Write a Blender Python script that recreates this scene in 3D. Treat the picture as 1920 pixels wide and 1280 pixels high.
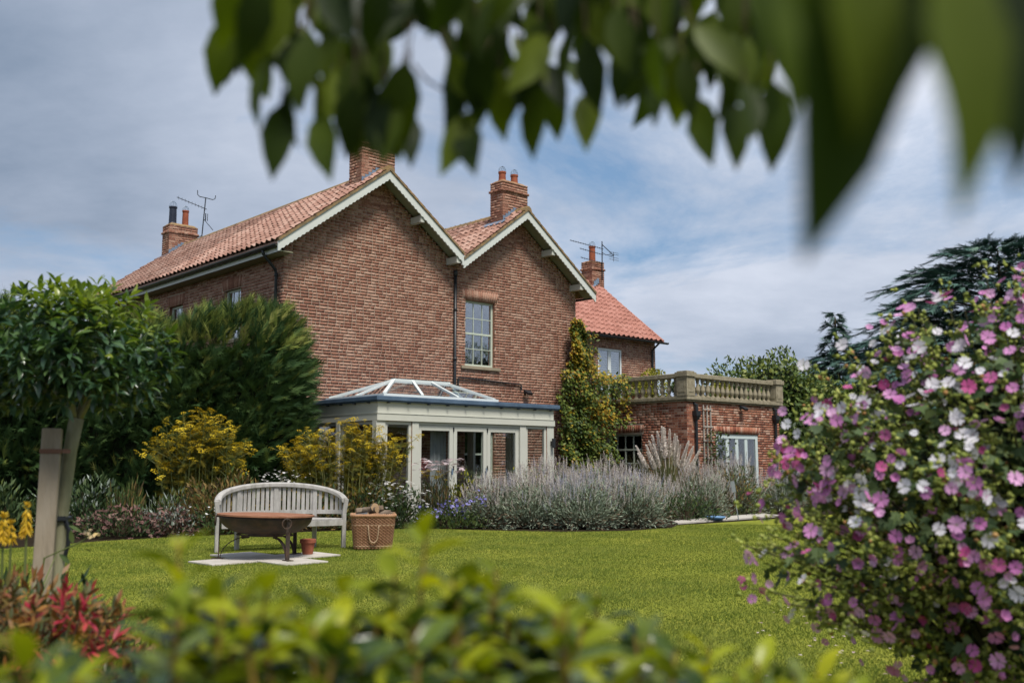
import bpy, math, random
import numpy as np
from mathutils import Matrix, Vector

for o in list(bpy.data.objects):
    bpy.data.objects.remove(o)
random.seed(7)
rng = np.random.default_rng(11)
R = math.radians
scene = bpy.context.scene
col = scene.collection

# ------------------------------------------------------------------ camera, sky, sun, exposure
CAM_H = 1.25
cam_data = bpy.data.cameras.new('camera')
cam = bpy.data.objects.new('camera', cam_data)
col.objects.link(cam)
cam.location = (0, 0, CAM_H)
cam.rotation_euler = (R(90 + 7.064), 0, 0)
cam_data.sensor_width = 36.0
cam_data.lens = 34.5
cam_data.clip_start = 0.05
cam_data.clip_end = 3000
cam_data.dof.use_dof = True
cam_data.dof.focus_distance = 15.0
cam_data.dof.aperture_fstop = 2.2
cam_data.dof.aperture_blades = 9
scene.camera = cam

SUN = Vector((0.26, -0.50, 0.95)).normalized()
world = bpy.data.worlds.new('World')
scene.world = world
world.use_nodes = True
wt = world.node_tree
wt.nodes.clear()


def wn(t, **k):
    n = wt.nodes.new(t)
    for a, b in k.items():
        setattr(n, a, b)
    return n


def wmath(op, a, b=None):
    n = wn('ShaderNodeMath', operation=op)
    for i, v in enumerate((a, b)):
        if v is None:
            continue
        if isinstance(v, (int, float)):
            n.inputs[i].default_value = v
        else:
            wt.links.new(v, n.inputs[i])
    return n.outputs[0]


def wramp(fac, stops):
    n = wn('ShaderNodeValToRGB')
    el = n.color_ramp.elements
    while len(el) < len(stops):
        el.new(0.5)
    for e, (p, c) in zip(el, stops):
        e.position = p
        e.color = (c, c, c, 1) if isinstance(c, (int, float)) else (*c, 1)
    wt.links.new(fac, n.inputs[0])
    return n.outputs[0]


def wmix(fac, a, b):
    n = wn('ShaderNodeMix', data_type='RGBA')
    for i, v in ((0, fac), (6, a), (7, b)):
        if isinstance(v, (int, float)):
            n.inputs[i].default_value = v
        elif isinstance(v, tuple):
            n.inputs[i].default_value = (*v, 1)
        else:
            wt.links.new(v, n.inputs[i])
    return n.outputs[2]


sky = wn('ShaderNodeTexSky', sky_type='NISHITA')
sky.sun_disc = False
sky.sun_elevation = math.asin(SUN.z)
sky.sun_rotation = math.atan2(SUN.x, SUN.y)
sky.air_density = 1.0
sky.dust_density = 1.4
tc = wn('ShaderNodeTexCoord')
sep = wn('ShaderNodeSeparateXYZ')
wt.links.new(tc.outputs['Generated'], sep.inputs[0])
# clouds lie on a flat layer: direction divided by its height
hz = wmath('ADD', wmath('MAXIMUM', sep.outputs[2], 0.0), 0.16)
cmb = wn('ShaderNodeCombineXYZ')
wt.links.new(wmath('DIVIDE', sep.outputs[0], hz), cmb.inputs[0])
wt.links.new(wmath('DIVIDE', sep.outputs[1], hz), cmb.inputs[1])


def wnoise(vec, scale, detail, rough, dist=0.0, off=(0, 0, 0)):
    mp = wn('ShaderNodeMapping')
    mp.inputs[1].default_value = off
    wt.links.new(vec, mp.inputs[0])
    n = wn('ShaderNodeTexNoise')
    n.inputs['Scale'].default_value = scale
    n.inputs['Detail'].default_value = detail
    n.inputs['Roughness'].default_value = rough
    n.inputs['Distortion'].default_value = dist
    wt.links.new(mp.outputs[0], n.inputs[0])
    return n.outputs[0]


cover = wnoise(cmb.outputs[0], 0.85, 12, 0.64, 0.35, (7.3, 4.6, 0))
shade = wnoise(cmb.outputs[0], 0.32, 9, 0.58, 0.15, (4.85, 3.3, 0))
cmask = wramp(cover, [(0.31, 0.0), (0.50, 1.0)])
ccol = wramp(shade, [(0.29, (0.90, 1.32, 1.95)), (0.46, (2.65,3.05,3.8)), (0.61, (4.5, 4.8, 5.5))])
skyb = wmix(0.72, sky.outputs[0], (1.05, 1.9, 3.1))
final = wmix(cmask, skyb, ccol)
bg = wn('ShaderNodeBackground')
bg.inputs[1].default_value = 0.094
wt.links.new(final, bg.inputs[0])
wo = wn('ShaderNodeOutputWorld')
wt.links.new(bg.outputs[0], wo.inputs[0])

sd = bpy.data.lights.new('sun', 'SUN')
sd.energy = 2.7
sd.angle = R(18)
sd.color = (1.0, 0.95, 0.87)
sun = bpy.data.objects.new('sun', sd)
sun.rotation_euler = (-SUN).to_track_quat('-Z', 'Y').to_euler()
sun.location = (0, 0, 30)
col.objects.link(sun)

scene.view_settings.view_transform = 'Standard'
scene.view_settings.look = 'None'
scene.view_settings.exposure = 0.86
scene.view_settings.gamma = 1.0
scene.render.engine = 'CYCLES'
cy = scene.cycles
cy.max_bounces = 6
cy.diffuse_bounces = 3
cy.glossy_bounces = 3
cy.transmission_bounces = 4
cy.transparent_max_bounces = 16
cy.caustics_reflective = False
cy.caustics_refractive = False
cy.use_denoising = True
cy.sample_clamp_indirect = 4.0

# ------------------------------------------------------------------ helpers
F_PX = 1840.0
PITCH = math.atan(228 / F_PX)
C0 = np.array([0, 0, CAM_H])


def ray(x, y):
    a, v = (x - 960) / F_PX, (640 - y) / F_PX
    return np.array([a, math.cos(PITCH) - math.sin(PITCH) * v, math.sin(PITCH) + math.cos(PITCH) * v])


def at_ground(x, y, z=0.0):
    d = ray(x, y)
    return C0 + d * ((z - CAM_H) / d[2])


def at_depth(x, y, Y):
    d = ray(x, y)
    return C0 + d * (Y / d[1])


def tag(o, label=None, cat=None, group=None, kind=None):
    if label:
        o['label'] = label
    if cat:
        o['category'] = cat
    if group:
        o['group'] = group
    if kind:
        o['kind'] = kind
    return o


def empty(name, loc=(0, 0, 0), rz=0.0, label=None, cat=None, group=None):
    o = bpy.data.objects.new(name, None)
    o.empty_display_size = 0.1
    o.location = loc
    o.rotation_euler = (0, 0, rz)
    col.objects.link(o)
    return tag(o, label, cat, group)


def nrm(a):
    a = np.asarray(a, float)
    return a / np.maximum(np.linalg.norm(a, axis=-1, keepdims=True), 1e-9)


class MB:
    """collects shapes; build() links them as ONE mesh object"""

    def __init__(self, T=None):
        self.v, self.f, self.T = [], [], T

    def add(self, vs, fs):
        b = len(self.v)
        for p in vs:
            p = Vector(p)
            self.v.append(tuple(self.T @ p) if self.T is not None else tuple(p))
        self.f += [tuple(i + b for i in q) for q in fs]

    def box(self, x0, x1, y0, y1, z0, z1):
        self.add([(x, y, z) for z in (z0, z1) for y in (y0, y1) for x in (x0, x1)],
                 [(0, 2, 3, 1), (4, 5, 7, 6), (0, 1, 5, 4), (2, 6, 7, 3), (0, 4, 6, 2), (1, 3, 7, 5)])
        return self

    def bar(self, a, b, w, h, up=(0, 0, 1)):
        a, b = Vector(a), Vector(b)
        d = (b - a).normalized()
        up = Vector(up)
        if abs(d.dot(up)) > 0.98:
            up = Vector((0, 1, 0))
        s = d.cross(up).normalized()
        t = s.cross(d)
        vs = [p + s * (i * w / 2) + t * (j * h / 2) for p in (a, b) for i, j in ((-1, -1), (1, -1), (1, 1), (-1, 1))]
        self.add(vs, [(3, 2, 1, 0), (4, 5, 6, 7), (0, 1, 5, 4), (1, 2, 6, 5), (2, 3, 7, 6), (3, 0, 4, 7)])
        return self

    def tube(self, pts, r, n=6, caps=True, closed=False):
        pts = [Vector(p) for p in pts]
        m = len(pts)
        rr = r if hasattr(r, '__len__') else [r] * m
        vs, fs = [], []
        prev = None
        for i, p in enumerate(pts):
            if closed:
                d = pts[(i + 1) % m] - pts[i - 1]
            else:
                d = pts[min(i + 1, m - 1)] - pts[max(i - 1, 0)]
            d.normalize()
            if prev is None:
                u = Vector((0, 0, 1)) if abs(d.z) < 0.9 else Vector((1, 0, 0))
            else:
                u = prev
            s = (u - d * u.dot(d)).normalized()
            prev = s
            t = d.cross(s)
            for k in range(n):
                a = 2 * math.pi * k / n
                vs.append(p + (s * math.cos(a) + t * math.sin(a)) * rr[i])
        for i in range(m if closed else m - 1):
            j = (i + 1) % m
            for k in range(n):
                q = (k + 1) % n
                fs.append((i * n + k, i * n + q, j * n + q, j * n + k))
        if caps and not closed:
            fs.append(tuple(range(n))[::-1])
            fs.append(tuple((m - 1) * n + k for k in range(n)))
        self.add(vs, fs)
        return self

    def lathe(self, prof, n=24, c=(0, 0, 0), cap=True):
        vs, fs = [], []
        for r, z in prof:
            for k in range(n):
                a = 2 * math.pi * k / n
                vs.append((c[0] + r * math.cos(a), c[1] + r * math.sin(a), c[2] + z))
        for i in range(len(prof) - 1):
            for k in range(n):
                q = (k + 1) % n
                fs.append((i * n + k, i * n + q, (i + 1) * n + q, (i + 1) * n + k))
        if cap:
            fs.append(tuple(range(n))[::-1])
            fs.append(tuple((len(prof) - 1) * n + k for k in range(n)))
        self.add(vs, fs)
        return self

    def poly(self, pts, ext):
        """extrude the flat polygon pts by the vector ext"""
        n = len(pts)
        e = Vector(ext)
        vs = [Vector(p) for p in pts] + [Vector(p) + e for p in pts]
        fs = [tuple(range(n))[::-1], tuple(range(n, 2 * n))]
        fs += [(i, (i + 1) % n, n + (i + 1) % n, n + i) for i in range(n)]
        self.add(vs, fs)
        return self

    def build(self, name, m, parent=None, smooth=False, bevel=0.0):
        me = bpy.data.meshes.new(name)
        me.from_pydata(self.v, [], self.f)
        me.update()
        if smooth:
            me.polygons.foreach_set('use_smooth', [True] * len(me.polygons))
        me.materials.append(m)
        o = bpy.data.objects.new(name, me)
        col.objects.link(o)
        if parent is not None:
            o.parent = parent
        if bevel:
            b = o.modifiers.new('bevel', 'BEVEL')
            b.width = bevel
            b.segments = 2
            b.limit_method = 'ANGLE'
        return o


def base_mesh(name, verts, faces, m, smooth=False):
    me = bpy.data.meshes.new(name)
    me.from_pydata([tuple(v) for v in verts], [], [tuple(f) for f in faces])
    me.update()
    if smooth:
        me.polygons.foreach_set('use_smooth', [True] * len(me.polygons))
    me.materials.append(m)
    return me


def joined(name, bv, bf, M, m, parent=None, smooth=False, kind='stuff', rnd=None):
    """N transformed copies of one small shape as ONE mesh, with a random value for each copy"""
    N = len(M)
    bv = np.asarray(bv, float)
    hv = np.c_[bv, np.ones(len(bv))]
    V = np.einsum('nij,vj->nvi', M[:, :3, :], hv).reshape(-1, 3)
    bl = np.concatenate([np.asarray(f) for f in bf])
    bt = np.array([len(f) for f in bf])
    nv = len(bv)
    loops = (bl[None, :] + (np.arange(N) * nv)[:, None]).ravel()
    tot = np.tile(bt, N)
    start = np.concatenate([[0], np.cumsum(tot)[:-1]])
    me = bpy.data.meshes.new(name)
    me.vertices.add(len(V))
    me.vertices.foreach_set('co', V.ravel().astype(np.float32))
    me.loops.add(len(loops))
    me.loops.foreach_set('vertex_index', loops.astype(np.int32))
    me.polygons.add(len(tot))
    me.polygons.foreach_set('loop_start', start.astype(np.int32))
    if smooth:
        me.polygons.foreach_set('use_smooth', np.ones(len(tot), bool))
    a = me.attributes.new('rnd', 'FLOAT', 'FACE')
    rv = rng.random(N) if rnd is None else rnd
    a.data.foreach_set('value', np.repeat(rv, len(bf)).astype(np.float32))
    me.update(calc_edges=True)
    me.validate()
    me.materials.append(m)
    o = bpy.data.objects.new(name, me)
    col.objects.link(o)
    if parent is not None:
        o.parent = parent
    if kind:
        o['kind'] = kind
    return o


def scatter(name, rest_name, bv, bf, M, m, parent, n_single=300, smooth=False, root=None, order=None):
    """the pieces that show largest as objects of their own (shared mesh), the rest joined"""
    if len(M) == 0:
        return
    W = np.array(root.matrix_basis if root is not None else Matrix.Identity(4))
    if order is None:
        P = M[:, :3, 3] @ W[:3, :3].T + W[:3, 3]
        order = np.argsort(np.linalg.norm(P - C0, axis=1))
    one, rest = order[:n_single], order[n_single:]
    me = base_mesh(name, bv, bf, m, smooth)
    for i in one:
        o = bpy.data.objects.new(name, me)
        o.parent = parent
        o.matrix_basis = Matrix(M[i].tolist())
        col.objects.link(o)
    if len(rest):
        joined(rest_name, bv, bf, M[rest], m, parent, smooth)


def frames(pos, d, up, sx, sy, sz=None):
    """matrices: Y along d, Z towards up, scaled"""
    pos = np.asarray(pos, float)
    N = len(pos)
    Y = nrm(np.broadcast_to(d, (N, 3)))
    up = np.broadcast_to(up, (N, 3)) + 1e-4
    X = nrm(np.cross(Y, up))
    Zv = np.cross(X, Y)
    sx = np.broadcast_to(sx, N)
    sy = np.broadcast_to(sy, N)
    sz = sx if sz is None else np.broadcast_to(sz, N)
    M = np.zeros((N, 4, 4))
    M[:, :3, 0] = X * sx[:, None]
    M[:, :3, 1] = Y * sy[:, None]
    M[:, :3, 2] = Zv * sz[:, None]
    M[:, :3, 3] = pos
    M[:, 3, 3] = 1
    return M


def rdir(n):
    return nrm(rng.normal(size=(n, 3)))


LEAF = ([(0, 0, 0), (-.36, .22, .05), (0, .25, 0), (.36, .22, .05), (-.5, .5, .05), (0, .52, -.03), (.5, .5, .05),
         (-.33, .78, -.02), (0, .8, -.1), (.33, .78, -.02), (0, 1.06, -.24)],
        [(0, 2, 1), (0, 3, 2), (1, 2, 5, 4), (2, 3, 6, 5), (4, 5, 8, 7), (5, 6, 9, 8), (7, 8, 10), (8, 9, 10)])
LEAF4 = ([(0, 0, 0), (.5, .45, .08), (0, 1, -.1), (-.5, .45, .08)], [(0, 1, 2, 3)])
BLADE = ([(-.5, 0, 0), (.5, 0, 0), (0.1, 1, 0.0)], [(0, 1, 2)])
BEND = ([(-.5, 0, 0), (.5, 0, 0), (.35, .6, .06), (-.35, .6, .06), (0, 1, -.05)], [(0, 1, 2, 3), (3, 2, 4)])


def spray(n=9, spread=1.0, seed=1, w=.09):
    r = random.Random(seed)
    vs, fs = [], []
    for i in range(n):
        y0 = i / n * .75
        side = -1 if i % 2 else 1
        L = (.55 - .35 * y0) * r.uniform(.8, 1.2)
        a = side * spread * r.uniform(.5, .8)
        dx, dy = math.sin(a), math.cos(a)
        b = len(vs)
        z = r.uniform(-.06, .06)
        vs += [(-dy * w / 2, y0 + dx * w / 2, 0), (dy * w / 2, y0 - dx * w / 2, 0), (dx * L, y0 + dy * L, z - .1 * L)]
        fs.append((b, b + 1, b + 2))
    b = len(vs)
    vs += [(-w / 2, 0, 0), (w / 2, 0, 0), (0, 1.15, -.15)]
    fs.append((b, b + 1, b + 2))
    return vs, fs


ICO = None


def ico():
    global ICO
    if ICO is None:
        t = (1 + 5 ** .5) / 2
        v = nrm(np.array([(-1, t, 0), (1, t, 0), (-1, -t, 0), (1, -t, 0), (0, -1, t), (0, 1, t), (0, -1, -t), (0, 1, -t),
                          (t, 0, -1), (t, 0, 1), (-t, 0, -1), (-t, 0, 1)]))
        f = [(0, 11, 5), (0, 5, 1), (0, 1, 7), (0, 7, 10), (0, 10, 11), (1, 5, 9), (5, 11, 4), (11, 10, 2), (10, 7, 6), (7, 1, 8),
             (3, 9, 4), (3, 4, 2), (3, 2, 6), (3, 6, 8), (3, 8, 9), (4, 9, 5), (2, 4, 11), (6, 2, 10), (8, 6, 7), (9, 8, 1)]
        ICO = (v, f)
    return ICO


# ------------------------------------------------------------------ materials
MATS = {}


def mat(name, cols, rnd=0.0, scale=6.0, amt=0.5, detail=4, rough=0.7, spec=0.3, bump=0.0, bscale=None, trans=0.0, coat=0.0,
        stretch=(1, 1, 1), metal=0.0, base=0.5, tint=None, big=None):
    """procedural material: ramp over cols driven by noise and a random value for each piece"""
    if name in MATS:
        return MATS[name]
    m = bpy.data.materials.new(name)
    m.use_nodes = True
    nt = m.node_tree
    nt.nodes.clear()
    N, Lk = nt.nodes.new, nt.links.new

    def mth(op, a, b):
        n = N('ShaderNodeMath')
        n.operation = op
        for i, v in enumerate((a, b)):
            if isinstance(v, (int, float)):
                n.inputs[i].default_value = v
            elif v is not None:
                Lk(v, n.inputs[i])
        return n.outputs[0]
    out = N('ShaderNodeOutputMaterial')
    pb = N('ShaderNodeBsdfPrincipled')
    tcd = N('ShaderNodeTexCoord')
    mp = N('ShaderNodeMapping')
    mp.inputs[3].default_value = stretch
    geo = N('ShaderNodeNewGeometry')
    Lk(geo.outputs['Position'] if rnd else tcd.outputs['Object'], mp.inputs[0])
    nz = N('ShaderNodeTexNoise')
    nz.inputs['Scale'].default_value = scale
    nz.inputs['Detail'].default_value = detail
    nz.inputs['Roughness'].default_value = 0.6
    Lk(mp.outputs[0], nz.inputs[0])
    fac = mth('MULTIPLY', mth('SUBTRACT', nz.outputs[0], 0.5), amt * 2)
    if rnd:
        at = N('ShaderNodeAttribute')
        at.attribute_name = 'rnd'
        oi = N('ShaderNodeObjectInfo')
        fr = mth('FRACT', mth('ADD', at.outputs['Fac'], oi.outputs['Random']), None)
        fac = mth('ADD', fac, mth('MULTIPLY', mth('SUBTRACT', fr, 0.5), rnd))
    fac = mth('ADD', fac, base)
    if big:                                   # broad patches of wear and weather
        nb = N('ShaderNodeTexNoise')
        nb.inputs['Scale'].default_value = big[0]
        nb.inputs['Detail'].default_value = 5
        nb.inputs['Roughness'].default_value = 0.65
        Lk(geo.outputs['Position'], nb.inputs[0])
        fac = mth('ADD', fac, mth('MULTIPLY', mth('SUBTRACT', nb.outputs[0], 0.5), big[1]))
    cr = N('ShaderNodeValToRGB')
    el = cr.color_ramp.elements
    while len(el) < len(cols):
        el.new(0.5)
    for i, c in enumerate(cols):
        el[i].position = i / max(1, len(cols) - 1)
        el[i].color = (*c, 1)
    Lk(fac, cr.inputs[0])
    Lk(cr.outputs[0], pb.inputs['Base Color'])
    pb.inputs['Roughness'].default_value = rough
    pb.inputs['Specular IOR Level'].default_value = spec
    pb.inputs['Metallic'].default_value = metal
    if coat:
        pb.inputs['Coat Weight'].default_value = coat
        pb.inputs['Coat Roughness'].default_value = 0.15
    if bump:
        n2 = N('ShaderNodeTexNoise')
        n2.inputs['Scale'].default_value = bscale or scale * 4
        n2.inputs['Detail'].default_value = 6
        Lk(mp.outputs[0], n2.inputs[0])
        bp = N('ShaderNodeBump')
        bp.inputs['Strength'].default_value = bump
        bp.inputs['Distance'].default_value = 0.02
        Lk(n2.outputs[0], bp.inputs['Height'])
        Lk(bp.outputs[0], pb.inputs['Normal'])
    if trans:
        tr = N('ShaderNodeBsdfTranslucent')
        if tint:
            mx = N('ShaderNodeMix')
            mx.data_type = 'RGBA'
            mx.blend_type = 'MULTIPLY'
            mx.inputs[0].default_value = 1
            Lk(cr.outputs[0], mx.inputs[6])
            mx.inputs[7].default_value = (*tint, 1)
            Lk(mx.outputs[2], tr.inputs[0])
        else:
            Lk(cr.outputs[0], tr.inputs[0])
        ms = N('ShaderNodeMixShader')
        ms.inputs[0].default_value = trans
        Lk(pb.outputs[0], ms.inputs[1])
        Lk(tr.outputs[0], ms.inputs[2])
        Lk(ms.outputs[0], out.inputs[0])
    else:
        Lk(pb.outputs[0], out.inputs[0])
    MATS[name] = m
    return m


def glass(name, refl, tint=(.86, .9, .9)):
    m = bpy.data.materials.new(name)
    m.use_nodes = True
    nt = m.node_tree
    nt.nodes.clear()
    N, Lk = nt.nodes.new, nt.links.new
    out = N('ShaderNodeOutputMaterial')
    t = N('ShaderNodeBsdfTransparent')
    t.inputs[0].default_value = (*tint, 1)
    g = N('ShaderNodeBsdfGlossy')
    g.inputs['Roughness'].default_value = 0.015
    g.inputs[0].default_value = (.95, .97, 1, 1)
    nz = N('ShaderNodeTexNoise')
    nz.inputs['Scale'].default_value = 1.3
    bp = N('ShaderNodeBump')
    bp.inputs['Strength'].default_value = 0.04
    bp.inputs['Distance'].default_value = 0.05
    Lk(nz.outputs[0], bp.inputs['Height'])
    Lk(bp.outputs[0], g.inputs['Normal'])
    lw_ = N('ShaderNodeLayerWeight')          # facing term: the same from both sides of a pane
    lw_.inputs[0].default_value = 0.5
    pw_ = N('ShaderNodeMath')
    pw_.operation = 'POWER'
    pw_.inputs[1].default_value = 4.0
    Lk(lw_.outputs['Facing'], pw_.inputs[0])
    ad = N('ShaderNodeMath')
    ad.operation = 'ADD'
    ad.use_clamp = True
    ad.inputs[1].default_value = refl
    Lk(pw_.outputs[0], ad.inputs[0])
    ms = N('ShaderNodeMixShader')
    Lk(ad.outputs[0], ms.inputs[0])
    Lk(t.outputs[0], ms.inputs[1])
    Lk(g.outputs[0], ms.inputs[2])
    Lk(ms.outputs[0], out.inputs[0])
    return m


M_BRICK = mat('old_brick', [(.075, .042, .034), (.185, .088, .062), (.265, .125, .086), (.330, .175, .122), (.40, .25, .185)], rnd=.66, scale=26, amt=.50, base=.67, big=(.7, .5), detail=5, rough=.9, spec=.12, bump=.5, bscale=40)
M_BRICK2 = mat('red_brick', [(.022, .018, .018), (.15, .055, .038), (.27, .10, .062), (.35, .15, .092), (.44, .28, .21)], rnd=.80, scale=20, amt=.30, base=.64, big=(.8, .3), detail=5, rough=.9, spec=.12, bump=.5, bscale=40)
M_MORTAR = mat('lime_mortar', [(.37, .29, .225), (.47, .39, .31)], scale=14, amt=.8, rough=.95, spec=.05, bump=.4)
M_TILE = mat('clay_pantile', [(.17, .09, .065), (.30, .165, .125), (.38, .235, .185), (.44, .30, .24)], rnd=.6, big=(.35, .7), scale=2.2, amt=.5, rough=.85, spec=.15, bump=.25, bscale=30)
M_TILE2 = mat('red_pantile', [(.27, .115, .085), (.38, .175, .135), (.45, .235, .19)], rnd=.45, scale=1.6, amt=.4, rough=.8, spec=.2, bump=.2, bscale=30)
M_LICHEN = mat('lichened_tile', [(.09, .065, .04), (.20, .15, .09), (.30, .19, .09), (.26, .25, .17)], rnd=.3, scale=7, amt=.9, rough=.95, spec=.05, bump=.5)
M_PAINT = mat('sage_white_paint', [(.52, .54, .50), (.60, .62, .58)], scale=3, amt=.5, rough=.45, spec=.35)
M_PAINTD = mat('shaded_soffit_paint', [(.22, .22, .14), (.30, .30, .20)], scale=3, amt=.5, rough=.6)  # darker than the bargeboards: underside shade put into the colour
M_CREAM = mat('pale_green_paint', [(.46, .46, .40), (.545, .545, .48)], scale=2.5, amt=.5, rough=.45, spec=.3)
M_FRAME = mat('sash_paint', [(.42, .47, .38), (.52, .56, .47)], scale=5, amt=.5, rough=.4)
M_WHITE = mat('white_frame_paint', [(.58, .62, .61), (.68, .72, .71)], scale=3, amt=.5, rough=.4)
M_BLUEF = mat('pale_blue_paint', [(.48, .55, .545), (.57, .64, .63)], scale=4, amt=.5, rough=.4)
M_BLACK = mat('black_iron', [(.010, .012, .015), (.024, .027, .03)], scale=10, amt=.5, rough=.4, spec=.4)
M_LEAD = mat('lead_sheet', [(.10, .15, .22), (.20, .27, .36)], scale=4, amt=.8, rough=.4, spec=.5)
M_SLATE = mat('blue_roof_edge', [(.045, .075, .12), (.10, .15, .22)], scale=3, amt=.9, rough=.35, spec=.5)
M_POTR = mat('chimney_pot_clay', [(.20, .055, .028), (.34, .10, .05)], scale=8, amt=.8, rough=.8)
M_POTB = mat('blue_black_pot', [(.012, .016, .028), (.03, .035, .055)], scale=8, amt=.8, rough=.45)
M_STONE = mat('weathered_stone', [(.13, .115, .075), (.27, .235, .165), (.38, .34, .25)], scale=9, amt=.75, detail=7, rough=.95, spec=.1, bump=.5, bscale=30)
M_SILL = mat('sandstone_sill', [(.22, .18, .12), (.33, .28, .2)], scale=6, amt=.7, rough=.9)
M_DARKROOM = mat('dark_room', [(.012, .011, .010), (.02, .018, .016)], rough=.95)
M_GLASS = glass('window_glass', .30)
M_GLASSC = glass('door_glass', .08, (.95, .97, .97))
M_GLASSL = glass('lantern_glass', .22, (.85, .93, .93))

# ------------------------------------------------------------------ ground
HO = Vector((-5.218, 22.070, 0))      # near corner of the house on the ground
HA = R(42.4)                           # turn of the house

M_EARTH = mat('garden_soil', [(.012, .009, .006), (.035, .025, .016)], scale=3, amt=.8, rough=1, spec=.05, bump=.6, bscale=9)
M_FIELD = mat('rough_grass', [(.05, .075, .018), (.09, .12, .03), (.13, .15, .045)], scale=.6, amt=.8, rough=1, spec=.05)
M_LAWN = mat('lawn_turf', [(.13, .155, .022), (.20, .215, .03), (.27, .255, .045)], scale=1.1, amt=.8, detail=8, rough=1, spec=.05, bump=.6, bscale=60, big=(.35, .9))

g = MB()
g.add([(-600, -300, -.012), (600, -300, -.012), (600, 900, -.012), (-600, 900, -.012)], [(0, 1, 2, 3)])
tag(g.build('ground', M_FIELD), kind='structure')
g = MB()
g.add([(-30, -4, -.008), (30, -4, -.008), (30, 34, -.008), (-30, 34, -.008)], [(0, 1, 2, 3)])
tag(g.build('garden_bed', M_EARTH), kind='structure')
LAWN = [(-2.6, 3.2), (3.2, 3.2), (9, 4.5), (12, 12), (12.5, 27), (9.6, 26.2), (5.7, 22.3), (3.35, 20.2), (3.1, 19.3), (2.2, 18.6), (.9, 18.25), (-.4, 18.7),
        (-1.4, 19.1), (-2.4, 19.0), (-3.4, 18.5), (-4.4, 17.9), (-5.6, 17.1), (-6.6, 16.2), (-7.6, 14.5), (-6.6, 11.5), (-4.3, 8.2), (-3.0, 5.5)]
g = MB()
g.add([(x, y, 0) for x, y in LAWN], [tuple(range(len(LAWN)))])
tag(g.build('lawn', M_LAWN), kind='structure')


def inside(px, py, poly):
    c = np.zeros(len(px), bool)
    n = len(poly)
    for i in range(n):
        x0, y0 = poly[i]
        x1, y1 = poly[(i + 1) % n]
        t = ((y0 > py) != (y1 > py)) & (px < (x1 - x0) * (py - y0) / (y1 - y0 + 1e-12) + x0)
        c ^= t
    return c


SLABS = [[(cx - .445, cy_), (cx, cy_ - .445), (cx + .445, cy_), (cx, cy_ + .445)] for cx, cy_ in ((-3.66, 12.66), (-2.76, 12.66), (-2.76, 13.56), (-3.66, 13.56), (-3.21, 13.11))]
M_SLAB = mat('pale_paving', [(.36, .33, .29), (.52, .48, .43)], scale=7, amt=.95, detail=7, rough=.9, bump=.3)
SLAB_LAB = ['pale stone paving slab by the left leg of the fire bowl', 'pale stone paving slab under the front leg of the fire bowl',
            'pale stone paving slab under the small terracotta pot', 'pale stone paving slab behind the fire bowl toward the bench left end', 'pale stone paving slab right under the middle of the fire bowl']
for q, lb in zip(SLABS, SLAB_LAB):
    s = MB()
    cx = sum(p[0] for p in q) / len(q)
    cy_ = sum(p[1] for p in q) / len(q)
    s.poly([(cx + (x - cx) * .985, cy_ + (y - cy_) * .985, .002) for x, y in q], (0, 0, .022))
    tag(s.build('paving_slab', M_SLAB, bevel=.004), lb, 'paving slab', 'stone slabs set in the lawn round the fire bowl')
s = MB()
s.poly([(3.42, 20.55, .002), (5.65, 22.75, .002), (6.4, 23.5, .002), (6.2, 24.45, .002), (5.65, 23.9, .002), (3.40, 21.3, .002)], (0, 0, .03))
tag(s.build('path', M_SLAB), kind='structure')

# short mown grass over the lawn
M_GRASS = mat('grass_blade', [(.085, .14, .016), (.17, .21, .032), (.30, .31, .062)], rnd=.5, big=(.8, .9), scale=1.6, amt=.45, detail=6, rough=.7, spec=.25, trans=.35)
NG = 640000
gy = 4.2 + (20.5 - 4.2) * rng.random(NG) ** 1.25
gx = (rng.random(NG) * 2 - 1) * (gy * .5 + .6)
k = inside(gx, gy, LAWN)
for q in SLABS:
    k &= ~inside(gx, gy, q)
gx, gy = gx[k], gy[k]
n = len(gx)
# tufts leaning the same way give the mown lawn its soft mottling
ph = np.sin(gx * 2.1 + 1.3 * np.sin(gy * 1.7)) + np.sin(gy * 2.7 + 1.1 * np.sin(gx * 2.3))
gd = np.c_[rng.normal(0, .45, n) + .18 * ph, rng.normal(0, .45, n) + .12 * ph, np.full(n, 1.0)]
GM = frames(np.c_[gx, gy, np.zeros(n)], gd, rdir(n), rng.uniform(.003, .006, n) * (1 + gy / 16), rng.uniform(.014, .030, n) * (1 + .2 * ph))
tag(joined('grass', *BLADE, GM, M_GRASS), kind='stuff')
# fallen petals on the lawn below the mallow
M_PETALF = mat('fallen_petal', [(.45, .25, .32), (.6, .5, .48), (.35, .25, .15)], rnd=1, amt=.2, rough=.8, trans=.2)
pp = np.array([at_ground(x, y) for x, y in zip(rng.uniform(1420, 1760, 70), rng.uniform(1130, 1276, 70))])
pp = pp[(pp[:, 0] < 3)]
tag(joined('fallen_petals', *LEAF4, frames(pp + [0, 0, .03], np.c_[rng.normal(size=(len(pp), 2)), np.zeros(len(pp))], (0, 0, 1), .025, .035), M_PETALF), kind='stuff')

# ------------------------------------------------------------------ brick laying
BRICK = ([(-.5, 0, -.5), (.5, 0, -.5), (.5, 0, .5), (-.5, 0, .5), (-.5, 1, -.5), (.5, 1, -.5), (.5, 1, .5), (-.5, 1, .5)],
         [(0, 1, 2, 3), (1, 5, 6, 2), (0, 3, 7, 4), (3, 2, 6, 7), (0, 4, 5, 1)])
CH, BL, BJ = 0.0755, 0.220, 0.0135


def subtract(iv, a, b):
    out = []
    for s, e in iv:
        if b <= s or a >= e:
            out.append((s, e))
        else:
            if a > s:
                out.append((s, a))
            if b < e:
                out.append((b, e))
    return out


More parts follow.
